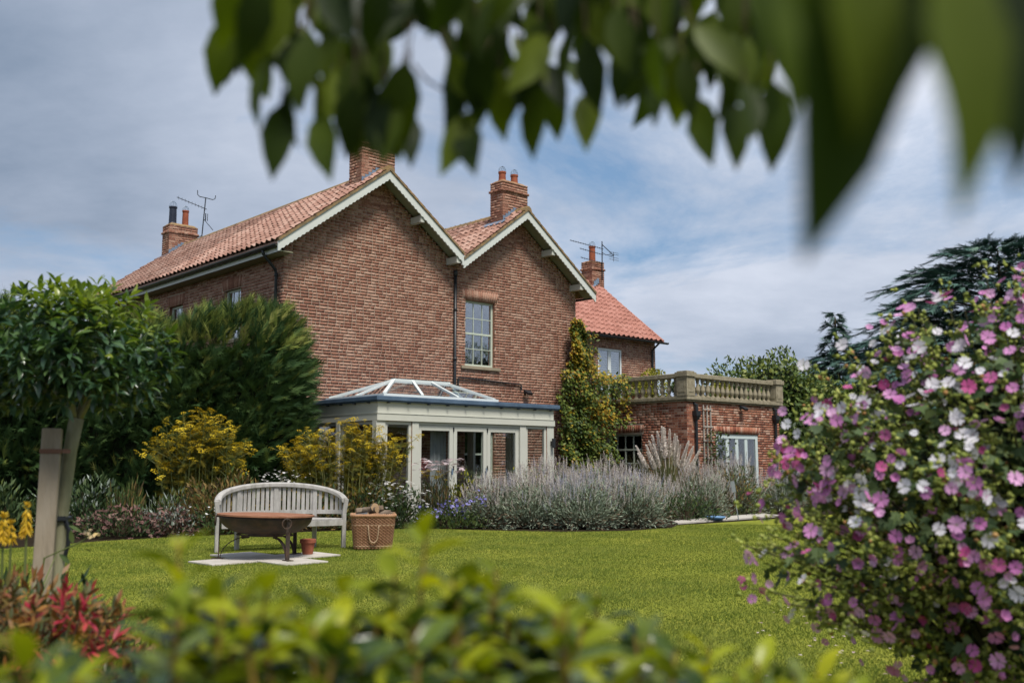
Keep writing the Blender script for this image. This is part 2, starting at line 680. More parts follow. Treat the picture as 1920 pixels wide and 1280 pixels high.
class Face:
    """one face of a brick wall: rows of bricks laid into intervals"""

    def __init__(self, p0, inward, z0, z1, span, holes=(), arches=(), ch=CH):
        self.p0 = np.array(p0, float)
        self.inw = np.array(inward, float)
        self.e = np.cross(self.inw, (0, 0, 1))
        self.z0, self.z1, self.span, self.holes, self.arches, self.ch = z0, z1, span, holes, arches, ch

    def rows(self, pad):
        i = 0
        z = self.z0
        while z < self.z1 - .01:
            zc = z + self.ch / 2
            iv = [tuple(self.span(zc))]
            for (a, b, c, d) in list(self.holes) + (list(self.arches) if pad else []):
                if c < zc < d:
                    iv = subtract(iv, a, b)
            yield i, z, [q for q in iv if q[1] - q[0] > .02]
            i += 1
            z += self.ch

    def backing(self, mb, depth=.006):
        for i, z, iv in self.rows(False):
            for a, b in iv:
                P = [self.p0 + self.e * s + self.inw * depth + np.array([0, 0, zz]) for s, zz in ((a, z), (b, z), (b, z + self.ch), (a, z + self.ch))]
                mb.add(P, [(0, 1, 2, 3)])

    def bricks(self):
        out = []
        for i, z, iv in self.rows(True):
            for a, b in iv:
                s = math.floor(a / BL) * BL - (BL / 2 if i % 2 else 0) + rng.normal(0, .012)
                while s < b:
                    L = BL if rng.random() > .42 else BL / 2
                    x0, x1 = max(s, a), min(s + L - BJ, b)
                    if x1 - x0 > .025:
                        dep = -abs(rng.normal(0, .0016))
                        out.append(self.mat((x0 + x1) / 2, z + self.ch / 2, x1 - x0, self.ch - BJ + rng.normal(0, .0015), dep, rng.normal(0, .006)))
                    s += L
        # soldier bricks of the flat arches, fanned about a point below
        for (a, b, c, d) in self.arches:
            n = max(3, int(round((b - a) / .078)))
            cx = (a + b) / 2
            for k in range(n):
                s = a + (k + .5) * (b - a) / n
                out.append(self.mat(s, (c + d) / 2, d - c - .008, (b - a) / n - .011, -.003, math.pi / 2 + (cx - s) * .35))
        return out

    def mat(self, s, z, L, h, dep, roll):
        c, sn = math.cos(roll), math.sin(roll)
        X = self.e * c + np.array([0, 0, sn])
        Zv = -self.e * sn + np.array([0, 0, c])
        M = np.eye(4)
        M[:3, 0] = X * L
        M[:3, 1] = self.inw * .05
        M[:3, 2] = Zv * h
        M[:3, 3] = self.p0 + self.e * s + self.inw * dep + np.array([0, 0, z])
        return M


def lay(part, faces, m, root, n_single=300):
    M = np.array([q for f in faces for q in f.bricks()])
    scatter('brick', 'brick_courses', *BRICK, M, m, part, n_single, root=root)


def window(root, p0, inward, w, h, cols, rows, sill=None, recess=.09, frame=.06, mid=None, bar=.018, m=None, mg=None, name='window', sill_m=None, shutters=False, horn=False):
    """p0 = lower left corner of the opening seen from outside"""
    m = m or M_FRAME
    inw = Vector(inward)
    e = inw.cross(Vector((0, 0, 1)))
    T = Matrix(((e.x, inw.x, 0, p0[0]), (e.y, inw.y, 0, p0[1]), (0, 0, 1, p0[2]), (0, 0, 0, 1)))
    f = MB(T)
    r0, r1 = recess, recess + .07
    f.box(0, frame, r0, r1, 0, h).box(w - frame, w, r0, r1, 0, h)
    f.box(frame, w - frame, r0, r1, h - frame, h).box(frame, w - frame, r0, r1, 0, frame)
    win = f.build(name, m, root, bevel=.004)
    b = MB(T)
    y0, y1 = r0 + .012, r0 + .045
    iw, ih = w - 2 * frame, h - 2 * frame
    for i in range(1, cols):
        x = frame + iw * i / cols
        b.box(x - bar / 2, x + bar / 2, y0, y1, frame, h - frame)
    for j in range(1, rows):
        z = frame + ih * j / rows
        t = .05 if (mid is not None and j == mid) else bar
        d = .006 if (mid is not None and j == mid) else .002
        b.box(frame, w - frame, y0 - d, y1 + d, z - t / 2, z + t / 2)
    if cols > 1 or rows > 1:
        b.build('glazing_bar', m, win)
    for i in range(cols):
        for j in range(rows):
            q = MB(T)
            off = .012 if (mid is not None and j < mid) else 0
            q.box(frame + iw * i / cols, frame + iw * (i + 1) / cols, y0 + .012 + off, y0 + .016 + off, frame + ih * j / rows, frame + ih * (j + 1) / rows)
            q.build('pane', mg or M_GLASS, win)
    if sill:
        s = MB(T)
        s.box(-sill, w + sill, -.06, r1, -.085, -.003)
        s.build('sill', sill_m or M_SILL, win, bevel=.006)
    # brick returns of the opening
    rv = MB(T)
    rv.box(-.012, .0, .008, r0 + .02, 0, h).box(w, w + .012, .008, r0 + .02, 0, h)
    rv.box(-.012, w + .012, .008, r0 + .02, h, h + .012)
    rv.build('reveal', M_BRICK, win)
    return win


# ------------------------------------------------------------------ the brick house
house = empty('brick_house', HO, HA, 'two-storey old brick farmhouse with twin front gables and clay pantile roofs', 'house')
bpy.context.view_layer.update()
K = .745
P1, Z1 = 2.57, 8.39
P2, Z2 = 7.24, 8.20
UV = 4.945                      # valley
DEP = 12.1


def rake(u):
    return Z1 - K * abs(u - P1) if u < UV else Z2 - K * abs(u - P2)


def gable_span(z):
    zz = z + .12
    if zz < 6.42:
        a = 0.0 if zz < rake(0) else P1 - (Z1 - zz) / K
        b = 9.6 if zz < rake(9.6) else P2 + (Z2 - zz) / K
        return (a, b)
    return (0, 0)


def g1_span(z):
    zz = z + .12
    return (max(0, P1 - (Z1 - zz) / K), min(UV, P1 + (Z1 - zz) / K)) if zz < Z1 else (0, 0)


def g2_span(z):
    zz = z + .12
    return (max(UV, P2 - (Z2 - zz) / K), min(9.6, P2 + (Z2 - zz) / K)) if zz < Z2 else (0, 0)


WIN_UP = (5.40, 6.44, 3.80, 5.56)
WIN_DN = (5.40, 6.44, .85, 2.12)
ZS = CH * 83
front_lo = Face((0, 0, 0), (0, 1, 0), 0, ZS, gable_span, [WIN_UP, WIN_DN], [(5.30, 6.54, 5.56, 5.84), (5.30, 6.54, 2.12, 2.38)])
front_g1 = Face((0, 0, 0), (0, 1, 0), ZS, 8.3, g1_span)
front_g2 = Face((0, 0, 0), (0, 1, 0), ZS, 8.1, g2_span)
LW = [(-2.97, -2.06, 4.25, 5.52), (-6.25, -5.37, 4.25, 5.49), (-9.6, -8.7, 4.25, 5.49)]
left_w = Face((0, 0, 0), (1, 0, 0), 0, 6.30, lambda z: (-12.0, 0.0), LW, [(a - .1, b + .1, d, d + .30) for a, b, c, d in LW])
wm = MB()
for f_ in (front_lo, front_g1, front_g2, left_w):
    f_.backing(wm)
# the sides one does not see from the lawn
wm.add([(9.588, .012, 0), (9.588, 12, 0), (9.588, 12, 6.3), (9.588, .012, 6.3)], [(0, 1, 2, 3)])
wm.add([(.012, 12, 0), (9.588, 12, 0), (9.588, 12, rake(9.588) - .1), (P2, 12, Z2 - .1), (UV, 12, 6.4), (P1, 12, Z1 - .1), (.012, 12, rake(.012) - .1)], [(0, 1, 2, 3, 4, 5, 6)])
wall = wm.build('wall', M_MORTAR, house)
lay(wall, [front_lo, front_g1, front_g2, left_w], M_BRICK, house, 300)
# upper floor keeps the rooms dark
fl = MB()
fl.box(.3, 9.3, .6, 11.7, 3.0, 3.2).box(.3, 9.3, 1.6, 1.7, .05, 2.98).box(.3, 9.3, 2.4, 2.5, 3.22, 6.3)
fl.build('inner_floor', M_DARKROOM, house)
w_up = window(house, (5.40, 0, 3.80), (0, 1, 0), 1.04, 1.76, 3, 4, sill=.16, mid=2, horn=True, recess=.10)
w_dn = window(house, (5.40, 0, .85), (0, 1, 0), 1.04, 1.27, 3, 2, sill=.1, mid=1)
for a, b, c, d in LW:
    window(house, (0, -a, c), (1, 0, 0), b - a, d - c, 3, 4, sill=.1, mid=2)

# roofs: boards under the tiles
PANT_W, PANT_E = .236, .292


def pantile():
    vs, fs = [], []
    prof = [(-.52, .012), (-.40, .040), (-.24, .052), (-.08, .034), (.08, .004), (.28, -.006), (.46, .008), (.52, .022)]
    n = len(prof)
    for y, dz in ((0, .030), (1.12, .0)):
        for x, z in prof:
            vs.append((x * PANT_W, y * PANT_E, z + dz))
    for x, z in prof:                    # lower lip
        vs.append((x * PANT_W, 0, z + .030 - .022))
    for i in range(n - 1):
        fs.append((i, i + 1, n + i + 1, n + i))
        fs.append((2 * n + i, 2 * n + i + 1, i + 1, i))
    return vs, fs


def tile_slope(org, along, up, n_a, n_u, skip=None):
    """matrices of pantiles: org = eave start, along = eave direction, up = up the slope"""
    org, X, Y = np.array(org, float), nrm(np.array(along, float)), nrm(np.array(up, float))
    Zv = np.cross(X, Y)
    if Zv[2] < 0:
        org = org + X * (n_a - 1) * PANT_W
        X = -X
        Zv = np.cross(X, Y)
    out = []
    for j in range(n_u):
        for i in range(n_a):
            p = org + X * (i * PANT_W + rng.normal(0, .003)) + Y * (j * PANT_E + rng.normal(0, .004)) + Zv * rng.normal(0, .003)
            if skip and skip(p):
                continue
            a = rng.normal(0, .008)
            M = np.eye(4)
            M[:3, 0] = X * math.cos(a) + Y * math.sin(a)
            M[:3, 1] = Y * math.cos(a) - X * math.sin(a)
            M[:3, 2] = Zv
            M[:3, 3] = p
            out.append(M)
    return np.array(out)


PT = pantile()


def roof_board(u0, z0, u1, z1, v0, v1, t=.06):
    b = MB()
    b.poly([(u0, v0, z0), (u1, v0, z1), (u1, v0, z1 - t), (u0, v0, z0 - t)], (0, v1 - v0, 0))
    return b


def lerp(a, b, t):
    return a + (b - a) * t


cK, sK = 1 / math.hypot(1, K), K / math.hypot(1, K)
E0, E9 = -.42, 9.98
sl = [('roof', E0, P1, 1), ('roof', UV, P1, -1), ('roof', UV, P2, 1), ('roof', E9, P2, -1)]
roofs = []
for idx, (nm, ue, up_, sg) in enumerate(sl):
    ze, zr = rake(ue) if idx not in (1, 2) else (rake(UV - .001) if idx == 1 else Z2 - K * (P2 - UV)), (Z1 if up_ == P1 else Z2)
    rb = roof_board(ue, ze + .02, up_, zr + .02, -.43, DEP).build('roof', M_LICHEN if idx in (1, 3) else M_TILE, house)
    roofs.append(rb)
    nu = int(math.hypot(up_ - ue, zr - ze) / PANT_E) + 1
    TM = tile_slope((ue - sg * .03, -.34, ze + .03), (0, 1, 0), (sg * cK, 0, sK), int((DEP + .3) / PANT_W) + 1, nu,
                    skip=(lambda p, up_=up_, sg=sg: (p[0] - up_) * sg > -.12))
    scatter('roof_tile', 'roof_tiles', *PT, TM, M_TILE, rb, 300 if idx == 0 else 110 if idx == 2 else 30, root=house)
    # verge: mortared tile edge above the bargeboard
    vg = MB()
    steps = nu
    for q in range(steps):
        t0, t1 = q / steps, (q + 1) / steps
        a = (lerp(ue, up_, t0), lerp(ze, zr, t0))
        b = (lerp(ue, up_, t1), lerp(ze, zr, t1))
        vg.poly([(a[0], -.50, a[1] + .065 + .012), (b[0], -.50, b[1] + .06), (b[0], -.50, b[1] + .005), (a[0], -.50, a[1] + .005)], (0, .17, 0))
    vg.build('verge', M_LICHEN, rb)

for up_, zr, rb in ((P1, Z1, roofs[0]), (P2, Z2, roofs[2])):
    n_r = int((DEP + .5) / .44)
    prof = [(-.135, -.055), (-.10, .035), (-.04, .085), (.04, .085), (.10, .035), (.135, -.055)]
    for q in range(n_r):
        r_ = MB()
        v0 = -.49 + q * .44
        r_.poly([(up_ + x, v0, zr + .045 + z) for x, z in prof], (0, .432, 0))
        r_.build('ridge_tile', M_LICHEN, rb)

# bargeboards with a scalloped lower edge, soffits, purlin ends
def barge(ua, za, ub, zb):
    L = math.hypot(ub - ua, zb - za)
    n = int(L / .032)
    b = MB()
    lo, hi = [], []
    H = .215
    for i in range(n + 1):
        t = i / n
        u, z = lerp(ua, ub, t), lerp(za, zb, t)
        hi.append((u, z))
        lo.append((u, z - H - (.016 if i % 4 in (1, 2) else -.004)))
    for i in range(n):
        b.poly([(lo[i][0], -.47, lo[i][1]), (lo[i + 1][0], -.47, lo[i + 1][1]), (hi[i + 1][0], -.47, hi[i + 1][1]), (hi[i][0], -.47, hi[i][1])], (0, .035, 0))
    return b


vz1, vz2 = rake(UV - .001), Z2 - K * (P2 - UV)
for ua, za, ub, zb in ((E0, rake(E0), P1, Z1), (UV, vz1, P1, Z1), (UV, vz2, P2, Z2), (E9, rake(E9), P2, Z2)):
    bb = barge(ua, za, ub, zb).build('bargeboard', M_PAINT, house)
    sf = MB()
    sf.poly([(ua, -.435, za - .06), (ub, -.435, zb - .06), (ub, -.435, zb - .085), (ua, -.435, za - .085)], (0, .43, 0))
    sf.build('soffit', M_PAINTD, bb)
br = MB()
br.poly([(UV - .05, -.475, vz1 - .02), (UV + .05, -.475, vz1 - .02), (UV + .05, -.475, vz1 - .27), (UV - .05, -.475, vz1 - .27)], (0, .05, 0))
br.build('valley_block', M_PAINT, house)
for u in (3.62, 4.80, 8.27, 9.42):
    z = rake(u) - .16
    q = MB()
    q.box(u - .06, u + .06, -.432, .02, z - .17, z)
    q.build('purlin_end', M_CREAM, house)

# eaves of the long side: fascia, soffit, gutter, downpipes
ze0 = rake(E0)
q = MB()
q.box(-.34, -.31, -.42, DEP, ze0 - .20, ze0 - .01)
q.build('fascia', M_PAINT, house)
q = MB()
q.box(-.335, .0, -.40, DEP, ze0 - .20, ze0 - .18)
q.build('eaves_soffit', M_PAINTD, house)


def gutter(a, b, r=.06, m=M_BLACK):
    a, b = Vector(a), Vector(b)
    d = (b - a).normalized()
    s = d.cross(Vector((0, 0, 1)))
    g_ = MB()
    n = 8
    vs = []
    for p in (a, b):
        for rr in (r, r - .006):
            for k_ in range(n + 1):
                t = math.pi * k_ / n
                vs.append(p + s * math.cos(t) * rr - Vector((0, 0, 1)) * math.sin(t) * rr)
    m_ = n + 1
    fs = []
    for k_ in range(n):
        fs.append((k_, k_ + 1, 2 * m_ + k_ + 1, 2 * m_ + k_))
        fs.append((m_ + k_ + 1, m_ + k_, 3 * m_ + k_, 3 * m_ + k_ + 1))
        fs.append((k_, m_ + k_, m_ + k_ + 1, k_ + 1))
        fs.append((2 * m_ + k_ + 1, 3 * m_ + k_ + 1, 3 * m_ + k_, 2 * m_ + k_))
    fs += [(0, 2 * m_, 3 * m_, m_), (n, m_ + n, 3 * m_ + n, 2 * m_ + n)]
    g_.add(vs, fs)
    return g_


gutter((-.42, -.42, ze0 - .045), (-.42, DEP, ze0 - .045), .062).build('gutter', M_BLACK, house)
gutter((10.02, -.4, rake(E9) - .05), (10.02, DEP, rake(E9) - .05), .062).build('gutter', M_BLACK, house)
q = MB()
q.tube([(-.42, .22, ze0 - .08), (-.42, .22, ze0 - .17), (-.10, .22, ze0 - .50), (-.07, .22, ze0 - .60), (-.07, .22, .05)], .036, 8)
for z in (5.5, 3.6, 1.8):
    q.tube([(-.07, .22, z), (-.07, .22, z + .07)], .046, 8)
q.build('downpipe', M_BLACK, house, smooth=True)
q = MB()
q.tube([(5.0, -.06, 6.28), (5.0, -.06, .05)], .040, 8)
q.tube([(5.0, -.06, 6.14), (5.0, -.06, 6.28)], .055, 8)
for z in (5.2, 3.9, 2.6):
    q.tube([(5.0, -.06, z), (5.0, -.06, z + .08)], .050, 8)
q.build('downpipe', M_BLACK, house, smooth=True)
q = MB()
q.tube([(5.13, -.04, 2.7), (5.13, -.04, 3.44), (5.17, -.04, 3.47), (7.35, -.04, 3.40), (7.38, -.04, 3.36), (7.38, -.04, 3.24)], .022, 6)
q.build('waste_pipe', M_BLACK, house)


def pot(parent, x, y, z, h, r, m):
    p = MB()
    p.lathe([(r * 1.12, 0), (r * 1.1, .04), (r, .08), (r * .93, h - .06), (r * 1.08, h - .05), (r * 1.08, h), (r * .8, h), (r * .78, h - .15)], 14, (x, y, z), cap=False)
    o = p.build('chimney_pot', m, parent, smooth=False)
    c = MB()
    for k_ in range(5):
        a = math.pi * k_ / 5
        c.tube([(x + math.cos(a) * r * math.cos(t), y + math.sin(a) * r * math.cos(t), z + h + .02 + r * 1.35 * math.sin(t)) for t in np.linspace(0, math.pi, 9)], .0055, 3)
    c.build('bird_cage', M_LEAD, parent)
    return o


def chimney(root, uc, v0, v1, z0, z1, w, m, pots, slope=True, name='chimney'):
    u0, u1 = uc - w / 2, uc + w / 2
    fs = [Face((u0, v0, 0), (0, 1, 0), z0, z1, lambda z: (0, w)), Face((u0, v0, 0), (1, 0, 0), z0, z1, lambda z: (-(v1 - v0), 0)),
          Face((u1, v1, 0), (0, -1, 0), z0, z1, lambda z: (0, w)), Face((u1, v1, 0), (-1, 0, 0), z0, z1, lambda z: (-(v1 - v0), 0))]
    b = MB()
    b.box(u0 + .012, u1 - .012, v0 + .012, v1 - .012, z0, z1)
    c = b.build(name, M_MORTAR, root)
    zc = z1 - .27
    # projecting courses and mortar flaunching
    cf = [Face((u0 - .035, v0 - .035, 0), (0, 1, 0), zc, zc + CH, lambda z: (0, w + .07)), Face((u0 - .035, v0 - .035, 0), (1, 0, 0), zc, zc + CH, lambda z: (-(v1 - v0) - .07, 0)),
          Face((u1 + .035, v1 + .035, 0), (0, -1, 0), zc, zc + CH, lambda z: (0, w + .07)), Face((u1 + .035, v1 + .035, 0), (-1, 0, 0), zc, zc + CH, lambda z: (-(v1 - v0) - .07, 0))]
    lay(c, fs + cf, m, root, 90)
    k_ = MB()
    k_.box(u0 - .02, u1 + .02, v0 - .02, v1 + .02, zc + .004, zc + CH - .004)
    k_.build('corbel', M_MORTAR, c)
    k_ = MB()
    zt = z1 + .002
    k_.add([(u0 - .01, v0 - .01, zt), (u1 + .01, v0 - .01, zt), (u1 + .01, v1 + .01, zt), (u0 - .01, v1 + .01, zt), (u0 + .1, v0 + .1, zt + .09), (u1 - .1, v0 + .1, zt + .09), (u1 - .1, v1 - .1, zt + .09), (u0 + .1, v1 - .1, zt + .09)],
           [(0, 1, 5, 4), (1, 2, 6, 5), (2, 3, 7, 6), (3, 0, 4, 7), (4, 5, 6, 7)])
    k_.build('flaunching', M_LICHEN, c)
    for (du, h, r, pm) in pots:
        pot(c, uc + du, (v0 + v1) / 2, z1 + .06, h, r, pm)
    return c


def flashing(c, uc, w, v0, zr, kk=K, n=5):
    """stepped lead up the roof slope against the chimney's face"""
    f = MB()
    for q in range(n):
        u0 = uc - w / 2 + q * (w / 2) / n
        z = zr - kk * (uc - u0) + .06
        f.box(u0 - .0, u0 + (w / 2) / n + .02, v0 - .022 - .001 * q, v0 - .012, z - .02, z + .17)
    f.build('lead_flashing', M_LEAD, c)
    f = MB()
    u0 = uc - w / 2
    z = zr - kk * (w / 2) + .07
    f.poly([(u0 - .16, v0 - .15, z - .16 * kk + .012), (u0 + .0, v0 - .15, z + .012), (u0, v0 + .75, z + .012), (u0 - .16, v0 + .75, z - .16 * kk + .012)], (0, 0, .012))
    f.build('lead_apron', M_LEAD, c)


cC = chimney(house, 7.19, .0, .52, 7.2, 9.05, .95, M_BRICK, [(-.26, .30, .105, M_POTR), (.20, .30, .105, M_POTR)])
flashing(cC, 7.19, .95, .0, Z2)
cB = chimney(house, 2.55, .0, .55, 7.5, 9.35, 1.0, M_BRICK, [(-.25, .32, .11, M_POTR), (.22, .32, .11, M_POTR)])
flashing(cB, 2.55, 1.0, .0, Z1)
cA = chimney(house, 2.52, 11.3, 11.85, 7.6, 9.10, .98, M_BRICK, [(-.28, .62, .125, M_POTB), (.16, .56, .105, M_POTR)])
flashing(cA, 2.52, .98, 11.3, Z1)


def lw(u, v, z):
    return house.matrix_world @ Vector((u, v, z))


# ------------------------------------------------------------------ wing behind
wing = empty('house_wing', HO, HA, 'lower brick range behind the right gable with a plain red pantile roof', 'house')
WB, WC, WR, WZE = 1.6, 15.18, 4.35, 5.36
wingw = Face((9.62, WB, 0), (0, 1, 0), 0, 5.30, lambda z: (0.0, WC - 9.62), [(12.29 - 9.62, 13.44 - 9.62, 3.16, 4.96)], [])
wm = MB()
wingw.backing(wm)
zr = WZE + (WR - WB + .25) * .8
wm.add([(WC, WB + .012, 0), (WC, 7.1, 0), (WC, 7.1, 5.2), (WC, WR, zr - .1), (WC, WB + .012, 5.2)], [(0, 1, 2, 3, 4)])
wm.add([(WC, 7.1, 0), (9.62, 7.1, 0), (9.62, 7.1, 5.2), (WC, 7.1, 5.2)], [(0, 1, 2, 3)])
ww = wm.build('wall', M_MORTAR, wing)
lay(ww, [wingw], M_BRICK, wing, 200)
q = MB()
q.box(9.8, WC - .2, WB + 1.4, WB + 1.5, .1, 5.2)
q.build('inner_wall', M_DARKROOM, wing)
w = window(wing, (12.29, WB, 3.16), (0, 1, 0), 1.15, 1.80, 2, 1, frame=.07, bar=.15, m=M_WHITE, recess=.01)
sh = MB()
for c0 in (12.29 + .10, 12.29 + .66):
    for i in range(22):
        z = 3.26 + i * .074
        sh.poly([(c0, WB + .10, z), (c0 + .40, WB + .10, z), (c0 + .40, WB + .145, z + .05), (c0, WB + .145, z + .05)], (0, .008, 0))
sh.build('louvre_slats', M_CREAM, w)
q = MB()
q.poly([(9.7, WB - .28, WZE), (9.7, WR, zr), (9.7, WR, zr - .06), (9.7, WB - .28, WZE - .06)], (WC + .12 - 9.7, 0, 0))
rw = q.build('roof', M_TILE2, wing)
q = MB()
q.poly([(9.7, WR, zr), (9.7, 7.35, WZE), (9.7, 7.35, WZE - .06), (9.7, WR, zr - .06)], (WC + .12 - 9.7, 0, 0))
rw2 = q.build('roof', M_TILE2, wing)
cw, sw = 1 / math.hypot(1, .8), .8 / math.hypot(1, .8)
PANT_E = .30
PT2 = pantile()
TM = tile_slope((9.95, WB - .30, WZE + .012), (1, 0, 0), (0, cw, sw), int((WC + .1 - 9.9) / PANT_W) + 1, 13)
scatter('roof_tile', 'roof_tiles', *PT2, TM, M_TILE2, rw, 300, root=wing)
for q_ in range(12):
    r_ = MB()
    r_.poly([(9.9 + q_ * .44, WR + y, zr + .05 + z) for y, z in [(-.13, -.06), (-.1, .03), (0, .075), (.1, .03), (.13, -.06)]], (.43, 0, 0))
    r_.build('ridge_tile', M_TILE2, rw)
vg = MB()
vg.poly([(WC + .06, WB - .3, WZE + .06), (WC + .06, WR, zr + .06), (WC + .06, WR, zr - .08), (WC + .06, WB - .3, WZE - .08)], (.07, 0, 0))
vg.build('verge', M_TILE2, rw)
gutter((9.7, WB - .36, WZE - .03), (WC + .25, WB - .36, WZE - .03), .06).build('gutter', M_BLACK, wing)
q = MB()
q.tube([(14.95, WB - .36, WZE - .08), (14.95, WB - .07, WZE - .30), (14.95, WB - .07, 3.2)], .036, 8)
q.build('downpipe', M_BLACK, wing)
cD = chimney(wing, 15.05, 4.08, 4.62, 6.9, 8.50, .64, M_BRICK, [(-.02, .60, .12, M_POTR)])
flashing(cD, 15.05, .5, 4.08, zr, n=3)

# ------------------------------------------------------------------ terrace extension with balustrade
BU0, BU1, BV0, BV1, BZ = 11.53, 16.24, -2.50, 1.56, 3.0
ext = empty('terrace_extension', HO, HA, 'single-storey red brick extension with a stone balustrade round its flat roof', 'building')
DOOR = (1.36, 3.54, .05, 2.11)
LWIN = (-3.15, -1.68, .75, 2.15)
eF = Face((BU0, BV0, 0), (0, 1, 0), 0, BZ, lambda z: (0, BU1 - BU0), [DOOR], [(1.28, 3.62, 2.11, 2.34)])
eL = Face((BU0, BV0, 0), (1, 0, 0), 0, BZ, lambda z: (-(BV1 - BV0), 0), [LWIN], [(-3.2, -1.6, 2.15, 2.38)])
eR = Face((BU1, BV1, 0), (-1, 0, 0), 0, BZ, lambda z: (-(BV1 - BV0), 0))
wm = MB()
for f_ in (eF, eL, eR):
    f_.backing(wm)
ew = wm.build('wall', M_MORTAR, ext)
lay(ew, [eF, eL, eR], M_BRICK2, ext, 300)
q = MB()
q.box(BU0 + .03, BU1 - .03, BV0 + .03, BV1, BZ - .12, BZ - .02)
q.build('flat_roof', M_SLATE, ext)
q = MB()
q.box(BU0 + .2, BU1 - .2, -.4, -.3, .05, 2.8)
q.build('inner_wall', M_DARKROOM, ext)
window(ext, (BU0, BV0 + 3.15, .75), (1, 0, 0), 1.47, 1.40, 4, 3, sill=.08, mid=2, frame=.09, m=M_FRAME, mg=M_GLASSC, bar=.03)
# french doors
dw = window(ext, (BU0 + 1.36, BV0, .05), (0, 1, 0), 2.18, 2.06, 4, 1, frame=.13, bar=.15, m=M_BLUEF, mg=M_GLASSC, recess=.03, name='french_door')
bal = MB()
zb, zt = BZ + .0, 3.155


def ring(mb, o_, i_, z0, z1):
    mb.box(BU0 - o_, BU1 + o_, BV0 - o_, BV0 + i_, z0, z1)
    mb.box(BU0 - o_, BU0 + i_, BV0 + i_ + .001, BV1, z0, z1)
    mb.box(BU1 - i_, BU1 + o_, BV0 + i_ + .001, BV1, z0, z1)


ring(bal, .05, .26, zb, zb + .05)
ring(bal, .10, .30, zb + .052, zb + .155)
balo = bal.build('balustrade', M_STONE, ext, bevel=.012)
q = MB()
zr0 = 3.69
q.box(BU0 + .17, BU1 - .17, BV0 - .02, BV0 + .22, zr0, zr0 + .13)
q.box(BU0 - .02, BU0 + .22, BV0 + .24, BV1, zr0, zr0 + .13)
q.box(BU1 - .22, BU1 + .02, BV0 + .24, BV1, zr0, zr0 + .13)
q.build('handrail', M_STONE, balo, bevel=.015)
for (a, b) in ((BU0 + .08, BV0 + .08), (BU1 - .08, BV0 + .08)):
    q = MB()
    q.box(a - .19, a + .19, b - .19, b + .19, zb + .157, zr0 + .02)
    q.box(a - .12, a + .12, b - .20, b - .185, zb + .26, zr0 - .10)
    q.box(a - .20, a - .185, b - .12, b + .12, zb + .26, zr0 - .10)
    q.box(a - .225, a + .225, b - .225, b + .225, zr0 + .022, zr0 + .15)
    q.box(a - .18, a + .18, b - .18, b + .18, zr0 + .152, zr0 + .185)
    q.build('pier', M_STONE, balo, bevel=.015)
bp_ = [(.075, 0), (.075, .035), (.05, .045), (.038, .07), (.045, .10), (.068, .16), (.075, .20), (.066, .26), (.040, .34), (.034, .39), (.052, .41), (.052, .44), (.04, .45), (.068, .485), (.068, .537)]
lm = MB()
lm.lathe(bp_, 10)
bv, bf = lm.v, lm.f
bm_ = []
zz = zb + .156
for u in np.linspace(BU0 + .42, BU1 - .42, 17):
    bm_.append((u, BV0 + .10, zz))
for v in np.linspace(BV0 + .45, BV1 - .12, 15):
    bm_.append((BU0 + .10, v, zz))
    bm_.append((BU1 - .10, v, zz))
BMm = np.array([np.eye(4)] * len(bm_))
BMm[:, :3, 3] = bm_
scatter('baluster', 'balusters', bv, bf, BMm, M_STONE, balo, 300, root=ext)
for u in (BU0 + .34, BU1 - .30):
    q = MB()
    q.box(u - .10, u + .10, BV0 - .16, BV0 - .01, 2.60, 2.74)
    q.poly([(u - .10, BV0 - .16, 2.60), (u + .10, BV0 - .16, 2.60), (u + .05, BV0 - .12, 2.48), (u - .05, BV0 - .12, 2.48)], (0, .10, 0))
    q.tube([(u, BV0 - .07, 2.5), (u, BV0 - .07, .05)], .042, 8)
    q.tube([(u, BV0 - .09, 2.74), (u, BV0 - .09, 2.90), (u, BV0 + .02, 2.96)], .05, 8)
    q.build('downpipe', M_BLACK, ext)
tr = empty('trellis', lw(BU0 + .9, BV0 - .03, 0), HA, 'narrow grey wooden trellis beside the downpipe on the red brick extension', 'trellis')
M_GREYW = mat('silvered_wood', [(.20, .18, .15), (.36, .33, .29), (.46, .43, .39)], scale=18, amt=.6, stretch=(1, 1, .12), rough=.85, bump=.3)
for du in (-.17, 0, .17):
    MB().box(du - .018, du + .018, -.02, .01, .15, 2.92).build('upright', M_GREYW, tr)
for z in (.9, 1.4, 1.9, 2.3, 2.80):
    MB().box(-.23, .23, -.042, -.021, z - .018, z + .018).build('rung', M_GREYW, tr)


def floodlight(p, label):
    o = MB(Matrix.Translation(p) @ Matrix.Rotation(HA, 4, 'Z'))
    o.box(-.012, .012, -.10, .0, -.01, .02).poly([(-.11, -.10, .03), (.11, -.10, .03), (.09, -.24, -.06), (-.09, -.24, -.06)], (0, .03, -.05))
    o.box(-.05, .05, -.03, .0, -.05, .05)
    tag(o.build('floodlight', M_BLACK), label, 'lamp')


floodlight(lw(7.55, .0, 3.22), 'small black floodlight on the gable wall above the conservatory')
floodlight(lw(BU0 + 2.62, BV0, 2.93), 'small black floodlight under the stone coping above the blue french doors')

